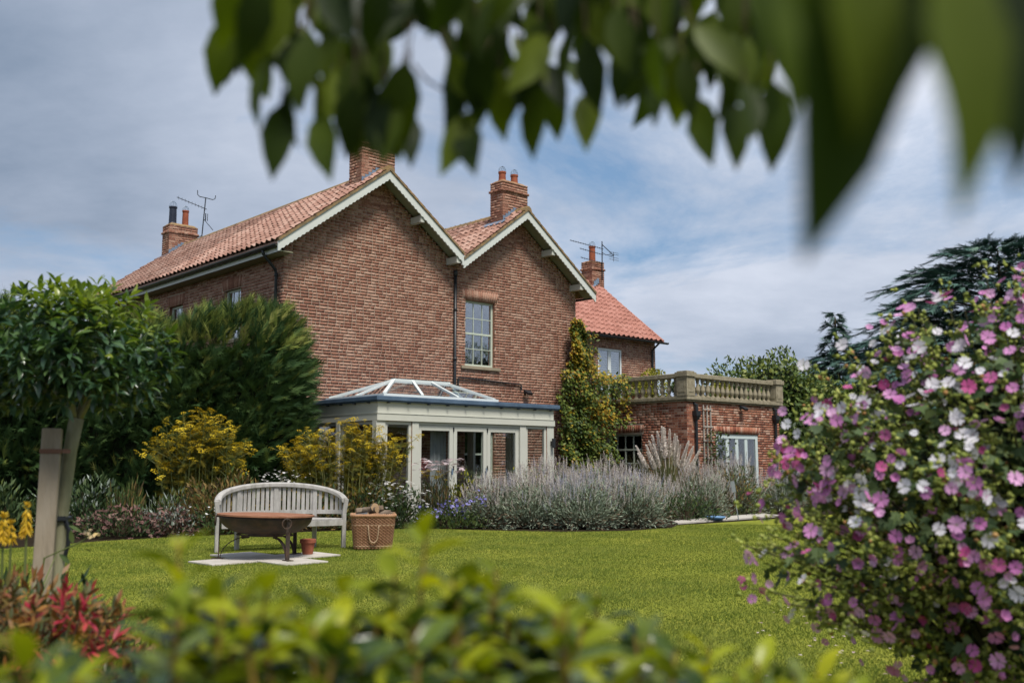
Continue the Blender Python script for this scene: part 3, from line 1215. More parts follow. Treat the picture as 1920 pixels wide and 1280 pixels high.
# ------------------------------------------------------------------ conservatory
con = empty('conservatory', HO, HA, 'pale green timber conservatory with glazed doors and a glass roof lantern', 'conservatory')
A0, A1, D0 = .434, 5.53, -3.2
L0_, L1_, LF_, LB_ = .84, 3.92, -2.86, -.72
q = MB()
q.box(A0 - .0, A1 + .0, D0, -.05, 2.12, 2.262).box(A0 + .022, A1 - .022, D0 + .022, -.05, 2.265, 2.50)
q.box(A0 - .012, A1 + .012, D0 - .012, -.05, 2.2625, 2.2645)
fas = q.build('fascia', M_CREAM, con, bevel=.006)
q = MB()
q.box(A0 - .04, A1 + .09, D0 - .05, -.02, 2.50, 2.525).box(A0 - .06, A1 + .11, D0 - .07, -.02, 2.527, 2.615)
q.build('roof_edge', M_SLATE, con, bevel=.01)
q = MB()
for u in np.arange(A0 + .25, A1, .52):
    q.box(u - .015, u + .015, D0 - .075, D0 + .01, 2.475, 2.50)
for v in np.arange(D0 + .3, -.2, .52):
    q.box(A0 - .06, A0 + .01, v - .015, v + .015, 2.475, 2.50)
q.build('gutter_brackets', M_BLACK, con)['kind'] = 'stuff'
for (a, b) in ((.434, .66), (1.345, 1.515), (4.43, 4.62), (5.30, 5.52)):
    MB().box(a, b, D0 + .03, D0 + .18, .02, 2.118).build('post', M_CREAM, con, bevel=.005)
for v in (-1.72, -.2):
    MB().box(A0, A0 + .15, v - .07, v + .07, .02, 2.118).build('post', M_CREAM, con)
    MB().box(A1 - .15, A1, v - .07, v + .07, .02, 2.118).build('post', M_CREAM, con)
q = MB()
q.box(A0 + .1, A1 - .1, D0 + .1, -.02, .0, .02)
q.build('floor', M_SLAB, con)
q = MB()
for b in ((A0 + .16, A1 - .16, D0 + .19, LF_), (A0 + .16, A1 - .16, LB_, -.03), (A0 + .16, L0_, LF_, LB_), (L1_, A1 - .16, LF_, LB_)):
    q.box(b[0], b[1], b[2], b[3], 2.44, 2.46)
q.build('ceiling', mat('white_ceiling', [(.74, .74, .72), (.8, .8, .78)], rough=.8), con)  # pale ceiling added to bounce light into the room
window(con, (.662, D0 + .03, .10), (0, 1, 0), .681, 2.015, 1, 1, frame=.07, m=M_CREAM, mg=M_GLASSC, recess=.03)
window(con, (4.622, D0 + .03, .10), (0, 1, 0), .676, 2.015, 1, 1, frame=.07, m=M_CREAM, mg=M_GLASSC, recess=.03)
d0, d1 = 1.517, 4.428
MB().box(d0, d1, D0 + .06, D0 + .13, 2.06, 2.117).build('door_head', M_CREAM, con)
dwid = (d1 - d0) / 3
for i in range(3):
    a = d0 + i * dwid
    f = MB()
    y0, y1 = D0 + .075, D0 + .135
    zt_ = 2.055
    f.box(a + .004, a + .105, y0, y1, .03, zt_).box(a + dwid - .105, a + dwid - .004, y0, y1, .03, zt_)
    f.box(a + .105, a + dwid - .105, y0, y1, zt_ - .115, zt_).box(a + .105, a + dwid - .105, y0, y1, .03, .22)
    dr = f.build('door', M_CREAM, con, bevel=.006)
    MB().box(a + .10, a + dwid - .10, y0 + .025, y0 + .033, .21, zt_ - .11).build('pane', M_GLASSC, dr)
    if i < 2:
        MB().box(a + dwid - .07, a + dwid - .045, y0 - .05, y0 - .03, 1.0, 1.14).box(a + dwid - .065, a + dwid - .05, y0 - .03, y0, 1.06, 1.08).build('handle', M_LEAD, dr)
    if i:
        hb = MB()
        for z in (.5, 1.1, 1.93):
            hb.box(a - .012, a + .012, y0 - .02, y0, z, z + .09)
        hb.build('hinge', M_BLACK, dr)
for v0, v1 in ((D0 + .18, -1.79), (-1.65, -.27)):
    window(con, (A0 + .03, -v0 * 0 + v1, .10), (1, 0, 0), v1 - v0, 2.015, 1, 1, frame=.07, m=M_CREAM, mg=M_GLASSC, recess=.03)
    window(con, (A1 - .03, v0, .10), (-1, 0, 0), v1 - v0, 2.015, 1, 1, frame=.07, m=M_CREAM, mg=M_GLASSC, recess=.03)
# roof deck round the lantern opening, then the lantern
L0, L1, LF, LB = .84, 3.92, -2.86, -.72
q = MB()
for b in ((A0 - .03, A1 + .08, D0 - .04, LF), (A0 - .03, A1 + .08, LB, -.02), (A0 - .03, L0, LF, LB), (L1, A1 + .08, LF, LB)):
    q.box(b[0], b[1], b[2], b[3], 2.60, 2.622)
q.build('roof_deck', M_SLATE, con)
lan = MB()
lan.box(L0 - .06, L1 + .06, LF - .06, LF, 2.56, 2.70).box(L0 - .06, L1 + .06, LB, LB + .06, 2.56, 2.70)
lan.box(L0 - .06, L0, LF, LB, 2.56, 2.70).box(L1, L1 + .06, LF, LB, 2.56, 2.70)
lano = lan.build('roof_lantern', M_WHITE, con)
LM, LZ = (LF + LB) / 2, 3.10
RA, RB = L0 + 1.0, L1 - .55
q = MB().bar((RA - .05, LM, LZ), (RB + .05, LM, LZ), .10, .07).build('ridge_bar', M_WHITE, lano)
zb0 = 2.70
bars = [((L0, LF), RA), ((L0, LB), RA), ((L1, LF), RB), ((L1, LB), RB)]
for (x, y), rx in bars:
    MB().bar((x, y, zb0), (rx, LM, LZ), .075, .055).build('rafter', M_WHITE, lano)
for t in (.34, .68):
    for y in (LF, LB):
        xx = lerp(RA, RB, t)
        MB().bar((lerp(L0, L1, t * .95), y, zb0), (xx, LM, LZ), .06, .05).build('rafter', M_WHITE, lano)
MB().bar((L0, LM, zb0), (RA, LM, LZ), .06, .05).build('rafter', M_WHITE, lano)
MB().bar((L1, LM, zb0), (RB, LM, LZ), .06, .05).build('rafter', M_WHITE, lano)
for pts in ([(L0, LF, zb0), (L1, LF, zb0), (RB, LM, LZ), (RA, LM, LZ)], [(L1, LB, zb0), (L0, LB, zb0), (RA, LM, LZ), (RB, LM, LZ)],
            [(L0, LB, zb0), (L0, LF, zb0), (RA, LM, LZ)], [(L1, LF, zb0), (L1, LB, zb0), (RB, LM, LZ)]):
    g_ = MB()
    g_.add(pts, [tuple(range(len(pts)))])
    g_.build('lantern_pane', M_GLASSL, lano)
wl = MB(Matrix.Translation(lw(A1 - .10, D0 + .03, 1.72)) @ Matrix.Rotation(HA, 4, 'Z'))
wl.box(-.03, .03, -.05, .0, -.05, .05).lathe([(.0, -.11), (.045, -.11), (.045, .11), (.0, .11)], 10, (0, -.085, 0))
tag(wl.build('wall_lamp', M_BLACK), 'black cylinder wall lamp on the right corner post of the conservatory', 'lamp')
M_CURT = mat('linen_curtain', [(.34, .36, .36), (.46, .48, .48)], scale=4, amt=.6, rough=.9, trans=.2)
q = MB(house.matrix_world.copy())
pts = [(2.15 + i * .03, -2.75 + .03 * math.sin(i * 1.4), .05) for i in range(16)]
for i in range(15):
    q.add([pts[i], pts[i + 1], (pts[i + 1][0], pts[i + 1][1], 2.05), (pts[i][0], pts[i][1], 2.05)], [(0, 1, 2, 3)])
c_ = q.build('curtain', M_CURT)
sm = c_.modifiers.new('solid', 'SOLIDIFY')
sm.thickness = .006
tag(c_, 'pale linen curtain hanging inside the first glazed door of the conservatory', 'curtain')
M_RED = mat('red_flower', [(.30, .015, .015), (.5, .04, .03)], rnd=.8, rough=.7, trans=.3)
rf = empty('red_flower', lw(1.75, -2.9, 0.02), 0, 'red flowering houseplant behind the first conservatory door', 'plant')
MB().lathe([(.08, 0), (.11, .2), (.12, .2), (.12, .23), (.09, .23)], 14).build('flower_pot', M_POTR, rf)
MB().tube([(0, 0, .2), (.01, 0, .8), (.03, 0, 1.15)], .012, 5).build('stem', mat('stem_green', [(.05, .08, .02), (.08, .11, .03)], rough=.8), rf)
n = 60
scatter('petal', 'petals', *LEAF, frames(np.array([.03, 0, 1.2]) + rdir(n) * .08, rdir(n) + [0, 0, .4], rdir(n), .07, .10), M_RED, rf, 300)


# ------------------------------------------------------------------ aerials
def yagi(mb, a, b, n, w, up=(0, 0, 1)):
    mb.tube([a, b], .012, 4)
    a, b = Vector(a), Vector(b)
    d = (b - a).normalized()
    s = Vector(up)
    for i in range(n):
        p = a.lerp(b, (i + .5) / n)
        mb.tube([p - s * w, p + s * w], .006, 3)


ae = MB(house.matrix_world.copy())
ae.tube([(3.08, 11.2, 8.3), (3.20, 11.2, 10.2)], .02, 6)
ae.tube([(2.98, 11.35, 8.8), (3.10, 11.2, 8.85)], .015, 4)
yagi(ae, (3.25, 11.2, 9.80), (2.15, 11.1, 10.0), 9, .06)
ae.tube([(2.90, 11.2, 10.40), (2.91, 11.2, 10.25), (2.99, 11.2, 10.19), (3.20, 11.2, 10.19), (3.45, 11.2, 10.17), (3.53, 11.2, 10.21), (3.55, 11.2, 10.33)], .014, 5)
ae.tube([(3.15, 11.2, 9.45), (3.5, 11.2, 9.12)], .012, 4).tube([(3.22, 11.2, 9.4), (3.22, 11.2, 9.65)], .02, 4).tube([(3.29, 11.2, 9.4), (3.29, 11.2, 9.65)], .012, 4)
tag(ae.build('television_aerial', M_BLACK), 'black television aerial on a tilted mast beside the blue-black chimney pot', 'aerial')
ae = MB(house.matrix_world.copy())
ae.tube([(15.20, 4.02, 7.9), (15.21, 4.02, 9.32)], .02, 6)
for z, l0, n in ((9.10, 13.5, 14), (8.88, 14.0, 10), (8.56, 14.05, 9)):
    yagi(ae, (l0, 4.0, z), (15.25, 4.0, z - .06), n, .035)
ae.tube([(15.15, 3.98, 9.2), (15.7, 3.9, 8.85)], .018, 4).tube([(15.15, 3.98, 8.9), (15.3, 3.95, 8.83), (15.7, 3.9, 8.83)], .014, 4)
for z in (8.68, 8.76, 8.88, 8.95):
    ae.tube([(15.45, 3.9, z), (15.95, 3.88, z)], .009, 3)
ae.tube([(15.7, 3.9, 8.62), (15.7, 3.9, 8.98)], .012, 4)
tag(ae.build('television_aerial', M_BLACK), 'cluster of dark comb-like television aerials on the wing chimney with a single red pot', 'aerial')

# ------------------------------------------------------------------ bench
bc = Vector((-3.31, 14.42, 0))
bench = empty('garden_bench', bc, R(27), 'weathered silver-grey curved wooden garden bench behind the fire bowl', 'bench')
M_TEAK = mat('silver_teak', [(.21, .20, .18), (.36, .345, .325), (.48, .465, .445)], scale=11, amt=.85, detail=7, stretch=(1, 1, .3), rough=.9, spec=.1, bump=.4)
BX, BY = .93, .50


def bpt(t, z, k=1.0):
    return Vector((BX * math.cos(t) * k, BY * math.sin(t) * k, z))


def rail_z(t):
    return .665 + .265 * math.sin(t) ** .75


ts = np.linspace(R(4), R(176), 41)
rl = MB()
sec = []
for t in ts:
    d = Vector((-BX * math.sin(t), BY * math.cos(t), 0)).normalized()
    nrm_ = Vector((d.y, -d.x, 0))
    p = bpt(t, rail_z(t))
    w_, h_ = .047, .038
    sec.append([p + nrm_ * a * w_ + Vector((0, 0, b * h_)) for a, b in ((-1, -.7), (-.7, -1), (.7, -1), (1, -.7), (1, .5), (.6, 1), (-.6, 1), (-1, .5))])
vs = [p for s_ in sec for p in s_]
fs = [(i * 8 + k_, i * 8 + (k_ + 1) % 8, (i + 1) * 8 + (k_ + 1) % 8, (i + 1) * 8 + k_) for i in range(len(ts) - 1) for k_ in range(8)]
fs += [tuple(range(8))[::-1], tuple((len(ts) - 1) * 8 + k_ for k_ in range(8))]
rl.add(vs, fs)
rl.build('top_rail', M_TEAK, bench, smooth=False, bevel=.004)
lr = MB()
prev = None
for t in np.linspace(R(10), R(170), 33):
    p = bpt(t, .525)
    if prev is not None:
        lr.bar(prev, p, .035, .06)
    prev = p
lr.build('lower_rail', M_TEAK, bench)
posts = [R(52), R(90), R(128)]
for t in posts:
    p = bpt(t, 0)
    z0 = 0 if t != R(90) else .38
    MB().bar((p.x, p.y, z0), (p.x, p.y, rail_z(t) - .03), .062, .05, up=(-p.x, -p.y * 3, 0)).build('leg' if z0 == 0 else 'post', M_TEAK, bench, bevel=.004)
for t in (R(9), R(171)):
    p = bpt(t, 0)
    s_ = 1 if p.x > 0 else -1
    q = MB()
    q.bar((p.x - .0 * s_, p.y - .03, 0), (p.x, p.y - .03, .50), .06, .06, up=(0, 1, 0))
    q.bar((p.x, p.y - .03, .50), (p.x + .03 * s_, p.y - .045, rail_z(t) - .01), .06, .055, up=(0, 1, 0))
    q.build('leg', M_TEAK, bench, bevel=.004)
edges = [R(11)] + posts + [R(169)]
for a, b, n in zip(edges[:-1], edges[1:], (5, 8, 8, 5)):
    for i in range(n):
        t = a + (b - a) * (i + .75) / (n + .5)
        p = bpt(t, 0)
        d = Vector((-BX * math.sin(t), BY * math.cos(t), 0))
        MB().bar((p.x, p.y, .545), (p.x, p.y, rail_z(t) - .03), .014, .048, up=d.normalized()).build('back_slat', M_TEAK, bench)
for i in range(7):
    y = -.0 + i * .058
    hx = BX * math.sqrt(max(0, 1 - ((y + .05) / BY) ** 2)) - .05
    MB().box(-hx, hx, y - .023, y + .023, .418, .440).build('seat_slat', M_TEAK, bench, bevel=.003)
MB().box(-.88, .88, -.055, -.03, .335, .417).build('seat_apron', M_TEAK, bench, bevel=.003)
q = MB()
for x in (-.52, 0, .52):
    q.box(x - .02, x + .02, -.028, .40, .36, .416)
q.build('seat_bearer', M_TEAK, bench)

# ------------------------------------------------------------------ fire bowl
fc = Vector((-3.24, 13.12, .024))
fire = empty('fire_bowl', fc, 0, 'large rusty iron fire bowl with a flat lid on a black iron stand', 'fire bowl')
M_IRON = mat('dark_iron', [(.016, .013, .012), (.045, .028, .022), (.09, .045, .03)], scale=9, amt=.8, rough=.65, spec=.35, bump=.3)
M_RUST = mat('rust', [(.16, .072, .042), (.27, .125, .075), (.34, .185, .12)], scale=8, amt=.7, detail=7, rough=.85, spec=.15, bump=.25)
M_RUSTD = mat('rusty_stand', [(.02, .018, .016), (.05, .035, .028), (.11, .055, .03)], scale=7, amt=.8, rough=.7, spec=.3, bump=.2)
RT = Matrix.Translation((0, 0, .535)) @ Matrix.Rotation(R(1.6), 4, 'Y') @ Matrix.Rotation(R(-1.0), 4, 'X')
rb_ = .60
b_ = MB(RT)
b_.lathe([(rb_ * math.cos(t) ** .85 if t < 1.56 else .02, -.255 * math.sin(t)) for t in np.linspace(0, 1.57, 14)] + [], 48, cap=True)
bo = b_.build('bowl', M_IRON, fire, smooth=True)
l_ = MB(RT)
l_.lathe([(.0, .016), (.20, .017), (.45, .014), (.60, .006), (.625, .004), (.625, .024), (.60, .027), (.45, .034), (.2, .037), (0, .037)], 56, cap=False)
lid = l_.build('lid', M_RUST, fire, smooth=False)
q = MB(RT)
q.bar((-.70, .05, .012), (-.58, .04, .012), .03, .012).bar((.58, -.02, .012), (.69, -.02, .012), .03, .012)
q.build('lid_tab', M_RUSTD, lid)
for i, a in enumerate((R(196), R(-48), R(62))):
    ca, sa = math.cos(a), math.sin(a)
    r0 = .585
    q = MB()
    q.bar((ca * r0, sa * r0, 0), (ca * r0, sa * r0, .53), .055, .014, up=(ca, sa, 0))
    q.build('leg', M_RUSTD, fire)
    MB().bar((ca * (r0 - .06), sa * (r0 - .06), .005), (ca * (r0 + .09), sa * (r0 + .09), .005), .08, .010).build('foot', M_RUSTD, fire)
    q = MB()
    pv = None
    for t in np.linspace(0, math.pi / 2, 12):
        rr = r0 - .02 - .36 * (1 - math.cos(t))
        p = (ca * rr, sa * rr, .012 + .265 * math.sin(t))
        if pv:
            q.bar(pv, p, .04, .010, up=(ca, sa, .01))
        pv = p
    q.build('brace', M_RUSTD, fire)
q = MB(RT)
q.tube([(.36 * math.cos(t), .36 * math.sin(t), -.24) for t in np.linspace(0, 2 * math.pi, 32, endpoint=False)], .010, 5, closed=True)
q.build('hoop', M_RUSTD, fire)
for a in (R(193), R(-52), R(60)):
    ca, sa = math.cos(a), math.sin(a)
    q = MB(RT)
    q.tube([(ca * .635 + -sa * .062 * math.cos(t), sa * .635 + ca * .062 * math.cos(t), -.068 + .062 * math.sin(t)) for t in np.linspace(0, 2 * math.pi, 20, endpoint=False)], .0085, 5, closed=True)
    q.tube([(ca * .60, sa * .60, -.012), (ca * .64, sa * .64, -.008)], .016, 5)
    q.build('ring_handle', M_RUSTD, fire)

# ------------------------------------------------------------------ terracotta pot
M_TERRA = mat('terracotta', [(.17, .05, .03), (.29, .095, .055), (.36, .15, .10)], scale=12, amt=.6, rough=.85, spec=.15)
q = MB(Matrix.Translation((-2.78, 13.60, .024)))
q.lathe([(.068, 0), (.07, .004), (.092, .150), (.104, .150), (.108, .156), (.108, .196), (.104, .203), (.094, .203), (.090, .19), (.078, .05), (0.0, .045)], 28, cap=False)
q.add([(.068 * math.cos(2 * math.pi * k_ / 28), .068 * math.sin(2 * math.pi * k_ / 28), 0.001) for k_ in range(28)], [tuple(range(28))[::-1]])
tag(q.build('plant_pot', M_TERRA, smooth=False, bevel=.002), 'small empty terracotta plant pot on the paving beside the fire bowl', 'plant pot')

# ------------------------------------------------------------------ log basket
bk = empty('log_basket', (-2.04, 14.62, 0), R(10), 'tall brown wicker log basket with rope handles beside the bench', 'basket')
M_WICK = mat('wicker', [(.11, .05, .026), (.26, .135, .075), (.37, .215, .13)], rnd=.6, scale=7, amt=.6, rough=.7, spec=.25)
M_ROPE = mat('rope', [(.30, .20, .12), (.44, .33, .22)], scale=20, amt=.5, rough=.9)


def rrect(w, d, r, n):
    """points round a rounded rectangle"""
    per = [(w - r, d - r, 0), (-(w - r), d - r, 90), (-(w - r), -(d - r), 180), (w - r, -(d - r), 270)]
    pts = []
    for cx, cy__, a0 in per:
        for i in range(9):
            a = R(a0 + i * 90 / 8)
            pts.append((cx + r * math.cos(a), cy__ + r * math.sin(a)))
    pts.append(pts[0])
    P = np.array(pts)
    L = np.r_[0, np.cumsum(np.linalg.norm(np.diff(P, axis=0), axis=1))]
    s = np.linspace(0, L[-1], n, endpoint=False)
    return np.c_[np.interp(s, L, P[:, 0]), np.interp(s, L, P[:, 1])]


def ring_pts(z, n, amp=0, ph=0, off=0):
    t = z / .50
    w_, d_ = .262 + .050 * t + off, .205 + .035 * t + off
    P = rrect(w_, d_, .09, n)
    c = nrm(np.c_[P, np.zeros(n)])
    k_ = np.where((np.arange(n) + ph) % 4 < 2, 1, -1) if amp else 0
    P = P + c[:, :2] * (amp * k_)[:, None] if amp else P
    return [(x, y, z) for x, y in P]


wv = MB()
rows_ = 23
for i in range(rows_):
    z = .035 + i * .0205
    if z > .485:
        break
    wv.tube(ring_pts(z, 136, .007, 2 * (i % 2)), .0092, 5, closed=True)
wvo = wv.build('weave', M_WICK, bk)
stk = MB()
for p0, p1 in zip(ring_pts(.01, 34), ring_pts(.49, 34)):
    stk.tube([p0, p1], .007, 4)
stk.build('stakes', M_WICK, wvo)
wvo['kind'] = 'stuff'
inn = MB()
a, b = ring_pts(.02, 48, off=-.016), ring_pts(.48, 48, off=-.016)
inn.add(a + b, [(i, (i + 1) % 48, 48 + (i + 1) % 48, 48 + i) for i in range(48)] + [tuple(range(48))[::-1]])
inn.build('lining', mat('dark_wicker', [(.02, .012, .008), (.05, .03, .018)], scale=20, rough=.9), bk)


def rope_ring(z, r, R_, turns, m, name, pts=None, n=160):
    base = pts or ring_pts(z, n)
    q_ = MB()
    n = len(base)
    for st in range(2):
        P = []
        for i, p in enumerate(base):
            a_ = 2 * math.pi * turns * i / n + st * math.pi
            c = nrm(np.array([p[0], p[1], 0]))
            P.append((p[0] + c[0] * R_ * math.cos(a_), p[1] + c[1] * R_ * math.cos(a_), p[2] + R_ * math.sin(a_)))
        q_.tube(P, r, 6, closed=pts is None)
    return q_.build(name, m, bk, smooth=True)


rope_ring(.495, .016, .014, 34, mat('rim_cane', [(.28, .14, .07), (.42, .25, .15)], scale=9, amt=.6, rough=.75), 'rim')
rope_ring(.36, .008, .0075, 46, M_ROPE, 'rope_band')
rope_ring(.06, .008, .0075, 46, M_ROPE, 'rope_band')
yf = -(.205 + .035 * .6) - .022
for yy in (yf, -yf):
    hp = [(-.075, yy, .355)] + [(-.075 + .012 * i / 4, yy - .004, .35 - .04 * i) for i in range(1, 4)] + [(.06 * math.cos(t), yy - .006, .20 + .085 * math.sin(t)) for t in np.linspace(math.pi, 2 * math.pi, 18)] + [(.075 - .012 * i / 4, yy - .004, .35 - .04 * i) for i in range(3, 0, -1)] + [(.075, yy, .355)]
    rope_ring(0, .0075, .006, 9, M_ROPE, 'rope_handle', pts=hp)
M_BARK = mat('log_bark', [(.05, .035, .025), (.14, .10, .07), (.24, .19, .14)], scale=9, amt=.8, stretch=(1, 1, 1), rough=.95, bump=.7, bscale=20)
M_LOGEND = mat('cut_wood', [(.26, .16, .09), (.40, .27, .16)], scale=22, amt=.6, rough=.85)


def log(p, d, L, r, lab, mbark=None, half=False):
    d = Vector(d).normalized()
    T = Matrix.Translation(Vector((-2.04, 14.62, 0)) + Vector(p)) @ d.to_track_quat('Z', 'Y').to_matrix().to_4x4()
    n = 14
    e = empty('firewood_log', (0, 0, 0), 0, lab, 'log')
    e.matrix_basis = T
    q_ = MB()
    rr = random.Random(int(L * 1000 + r * 5000))
    ks = [rr.uniform(.9, 1.1) for _ in range(n)]
    for s_, z in enumerate(np.linspace(-L / 2, L / 2, 5)):
        q_.v += [(r * ks[k_] * math.cos(2 * math.pi * k_ / n) * rr.uniform(.97, 1.03), r * ks[k_] * (math.sin(2 * math.pi * k_ / n) if not half else min(.15, math.sin(2 * math.pi * k_ / n))), z) for k_ in range(n)]
    for s_ in range(4):
        q_.f += [(s_ * n + k_, s_ * n + (k_ + 1) % n, (s_ + 1) * n + (k_ + 1) % n, (s_ + 1) * n + k_) for k_ in range(n)]
    q_.build('bark', mbark or M_BARK, e)
    c_ = MB()
    c_.v = q_.v[:n] + q_.v[-n:]
    c_.v = [(x, y, z * 1.004) for x, y, z in c_.v]
    c_.f = [tuple(range(n))[::-1], tuple(range(n, 2 * n))]
    c_.build('cut_end', M_LOGEND, e)


log((-.02, -.11, .575), (.8, -.6, .05), .26, .045, 'short log lying slanted at the front of the basket top')
log((.015, -.04, .60), (.25, -1, .12), .30, .058, 'round cut log with its pale end facing out on top of the basket')
log((-.06, .05, .56), (1, .35, .10), .40, .055, 'bark-covered log lying across the middle of the basket')
log((.15, -.02, .525), (-.35, -1, -.22), .30, .058, 'split dark log leaning on the right rim of the basket', half=True)
log((.20, .06, .50), (.9, -.5, .0), .24, .045, 'thin short log at the right back of the basket')
log((-.17, -.05, .515), (1, -.55, .14), .30, .05, 'grey-white birch log at the left rim of the basket', mat('birch_bark', [(.20, .22, .24), (.42, .45, .47)], scale=14, amt=.8, rough=.8), True)
log((.0, .02, .42), (1, .1, 0), .44, .07, 'dark log lower in the basket under the others')
log((.0, -.10, .44), (1, -.08, 0), .42, .065, 'dark log wedged along the front inside the basket')

# ------------------------------------------------------------------ planting
M_LAUREL = mat('laurel_leaf', [(.022, .052, .028), (.048, .098, .044), (.10, .16, .045)], rnd=.8, scale=3, amt=.25, rough=.28, spec=.55, trans=.18, tint=(1.6, 1.8, .6))
M_LAURELY = mat('young_lit_laurel_leaf', [(.07, .12, .02), (.15, .21, .03), (.25, .29, .05)], rnd=.8, scale=3, amt=.25, rough=.32, spec=.5, trans=.32, tint=(1.4, 1.5, .5))
M_TRUNKY = mat('young_bark', [(.12, .12, .06), (.26, .25, .15), (.36, .34, .24)], scale=12, amt=.6, stretch=(1, 1, .3), rough=.9, bump=.3)
M_TWIG = mat('twig', [(.04, .028, .016), (.09, .065, .035)], scale=8, rough=.9)
M_STEMG = mat('green_stem', [(.06, .085, .02), (.11, .13, .04)], rnd=.5, scale=4, rough=.75)


def crown_shoots(c, rad, n_shoot, per, L, W, fill=.35, flat=0.0):
    """leaves in whorls at shoot tips spread over an ellipsoid crown; returns matrices and the height of each tip"""
    P, D, S, H = [], [], [], []
    for _ in range(n_shoot):
        d = nrm(rng.normal(size=3))
        if d[2] < -.75:
            continue
        rr = 1 - fill * rng.random() ** 2.2
        tip = np.array(c) + d * np.array(rad) * rr * rng.uniform(.93, 1.07)
        ax = nrm(d + np.array([0, 0, .7]))
        s1 = nrm(np.cross(ax, rng.normal(size=3)))
        s2 = np.cross(ax, s1)
        for k_ in range(per):
            a = k_ * 2.4 + rng.normal(0, .25)
            t = k_ / per
            out = s1 * math.cos(a) + s2 * math.sin(a)
            ld = nrm(out * (1 - .55 * t) + ax * (.15 + .75 * t) + np.array([0, 0, -.28 * (1 - t)]))
            P.append(tip - ax * (1 - t) * L * .75)
            D.append(ld)
            S.append(L * rng.uniform(.72, 1.15) * (1 - .25 * t))
            H.append((tip[2] - c[2]) / rad[2] + .35 * t)
    P, D, S = np.array(P), np.array(D), np.array(S)
    up = np.c_[rng.normal(0, .35, (len(P), 2)), np.ones(len(P))]
    return frames(P, D, up, S * W, S, S * .8), np.array(H), P


# standard laurel and its stake
tb = np.array([(120 - 960) / 1840 * 5.5, 5.5, 0])
lt = empty('laurel_tree', (tb[0], tb[1], 0), 0, 'clipped lollipop laurel tree with glossy leaves tied to a thick wooden stake', 'tree')
cc_ = at_depth(132, 662, 5.5) - tb
LTM, LTH, LTP = crown_shoots(cc_, (.555, .50, .40), 470, 9, .098, .36, .5)
young = (LTH + rng.normal(0, .22, len(LTH)) + .35 * (LTP[:, 0] - cc_[0]) / .5) > .80  # young leaves; the bias to top and right paints in the sunlit side
for sel, m_, nm, n1 in ((~young, M_LAUREL, 'leaf', 190), (young, M_LAURELY, 'young_leaf', 110)):
    scatter('leaf' if nm == 'leaf' else 'leaf', 'crown' if nm == 'leaf' else 'young_growth', *LEAF, LTM[sel], m_, lt, n1, smooth=True, root=lt)
q = MB()
q.lathe([(1, 0)], 3, cap=False) if False else None
trk = [(.0, 0, 0), (.01, 0, .5), (.025, 0, 1.0), (.05, 0, 1.32), (.075, 0, 1.50)]
q.tube(trk, [.040, .037, .035, .036, .040], 12)
for dx, dy, dz in ((-.22, .05, .25), (.2, -.05, .28), (.02, .2, .3), (-.03, -.2, .3), (.1, .05, .42), (-.12, 0, .4)):
    q.tube([(.075, 0, 1.47), (.075 + dx * .5, dy * .5, 1.47 + dz * .6), (.075 + dx, dy, 1.47 + dz)], [.022, .014, .006], 6)
q.build('trunk', M_TRUNKY, lt, smooth=True)
core = MB()
core.lathe([(.30 * math.cos(t), .20 * math.sin(t)) for t in np.linspace(-1.5, 1.5, 9)], 14, tuple(cc_ + np.array([0, 0, .02])), cap=False)
M_STAKE = mat('weathered_post', [(.15, .12, .08), (.28, .23, .165), (.36, .31, .24)], scale=16, amt=.6, stretch=(1, 1, .15), rough=.9, bump=.35)
sp = at_depth(90, 868, 5.40)
sk = MB(Matrix.Translation((sp[0], sp[1], 0)) @ Matrix.Rotation(R(.6), 4, 'Y') @ Matrix.Rotation(R(20), 4, 'Z'))
sk.box(-.050, .050, -.045, .045, -.1, 1.44)
tag(sk.build('tree_stake', M_STAKE, bevel=.008), 'thick weathered wooden stake standing against the laurel trunk', 'stake')
tie = empty('tree_tie', (0, 0, 0), 0, 'black rubber tie looped round the laurel trunk and stake', 'tie')
q = MB()
zt0 = at_depth(110, 972, 5.5)[2]
q.tube([(tb[0] - .05, tb[1] - .085, zt0 - .01), (tb[0] + .0, tb[1] - .06, zt0), (tb[0] + .05, tb[1] - .03, zt0), (tb[0] + .055, tb[1] + .03, zt0), (tb[0], tb[1] + .06, zt0)], .016, 6)
q.build('strap', M_BLACK, tie)
q = MB()
q.tube([(tb[0] + .05, tb[1] - .02, zt0), (tb[0] + .075, tb[1] - .02, zt0 - .06), (tb[0] + .075, tb[1] - .02, zt0 - .14), (tb[0] + .06, tb[1] - .02, zt0 - .21)], .012, 6)
q.build('strap_end', M_BLACK, tie)
zb1 = at_depth(100, 846, 5.5)[2]
q = MB(Matrix.Translation((sp[0] + .014, sp[1], zb1)) @ Matrix.Rotation(R(20), 4, 'Z'))
q.box(-.054, .054, -.050, .050, -.012, .012).box(.06, .10, -.052, -.045, -.011, .011)
tag(q.build('webbing_tie', mat('brown_webbing', [(.14, .07, .045), (.22, .12, .08)], scale=20, rough=.9)), 'faded brown webbing tie round the upper stake below the laurel crown', 'tie')

# conifer hedge
M_CON = mat('leyland_foliage', [(.014, .042, .016), (.038, .078, .024), (.08, .13, .034)], rnd=.7, scale=1.5, amt=.4, rough=.65, spec=.2, trans=.15)
M_CONY = mat('leyland_tip', [(.11, .16, .035), (.20, .24, .05), (.30, .29, .09)], rnd=.7, scale=1.5, amt=.3, rough=.65, spec=.2, trans=.25)
M_DEEP = mat('foliage_shade', [(.006, .009, .005), (.014, .017, .009)], scale=3, rough=1, spec=.02)  # near-black colour of the added cores, stands for shade between leaves
hd = empty('conifer_hedge', (-8.45, 19.95, 0), 0, 'tall dark green conifer hedge hiding the left side of the house', 'hedge')


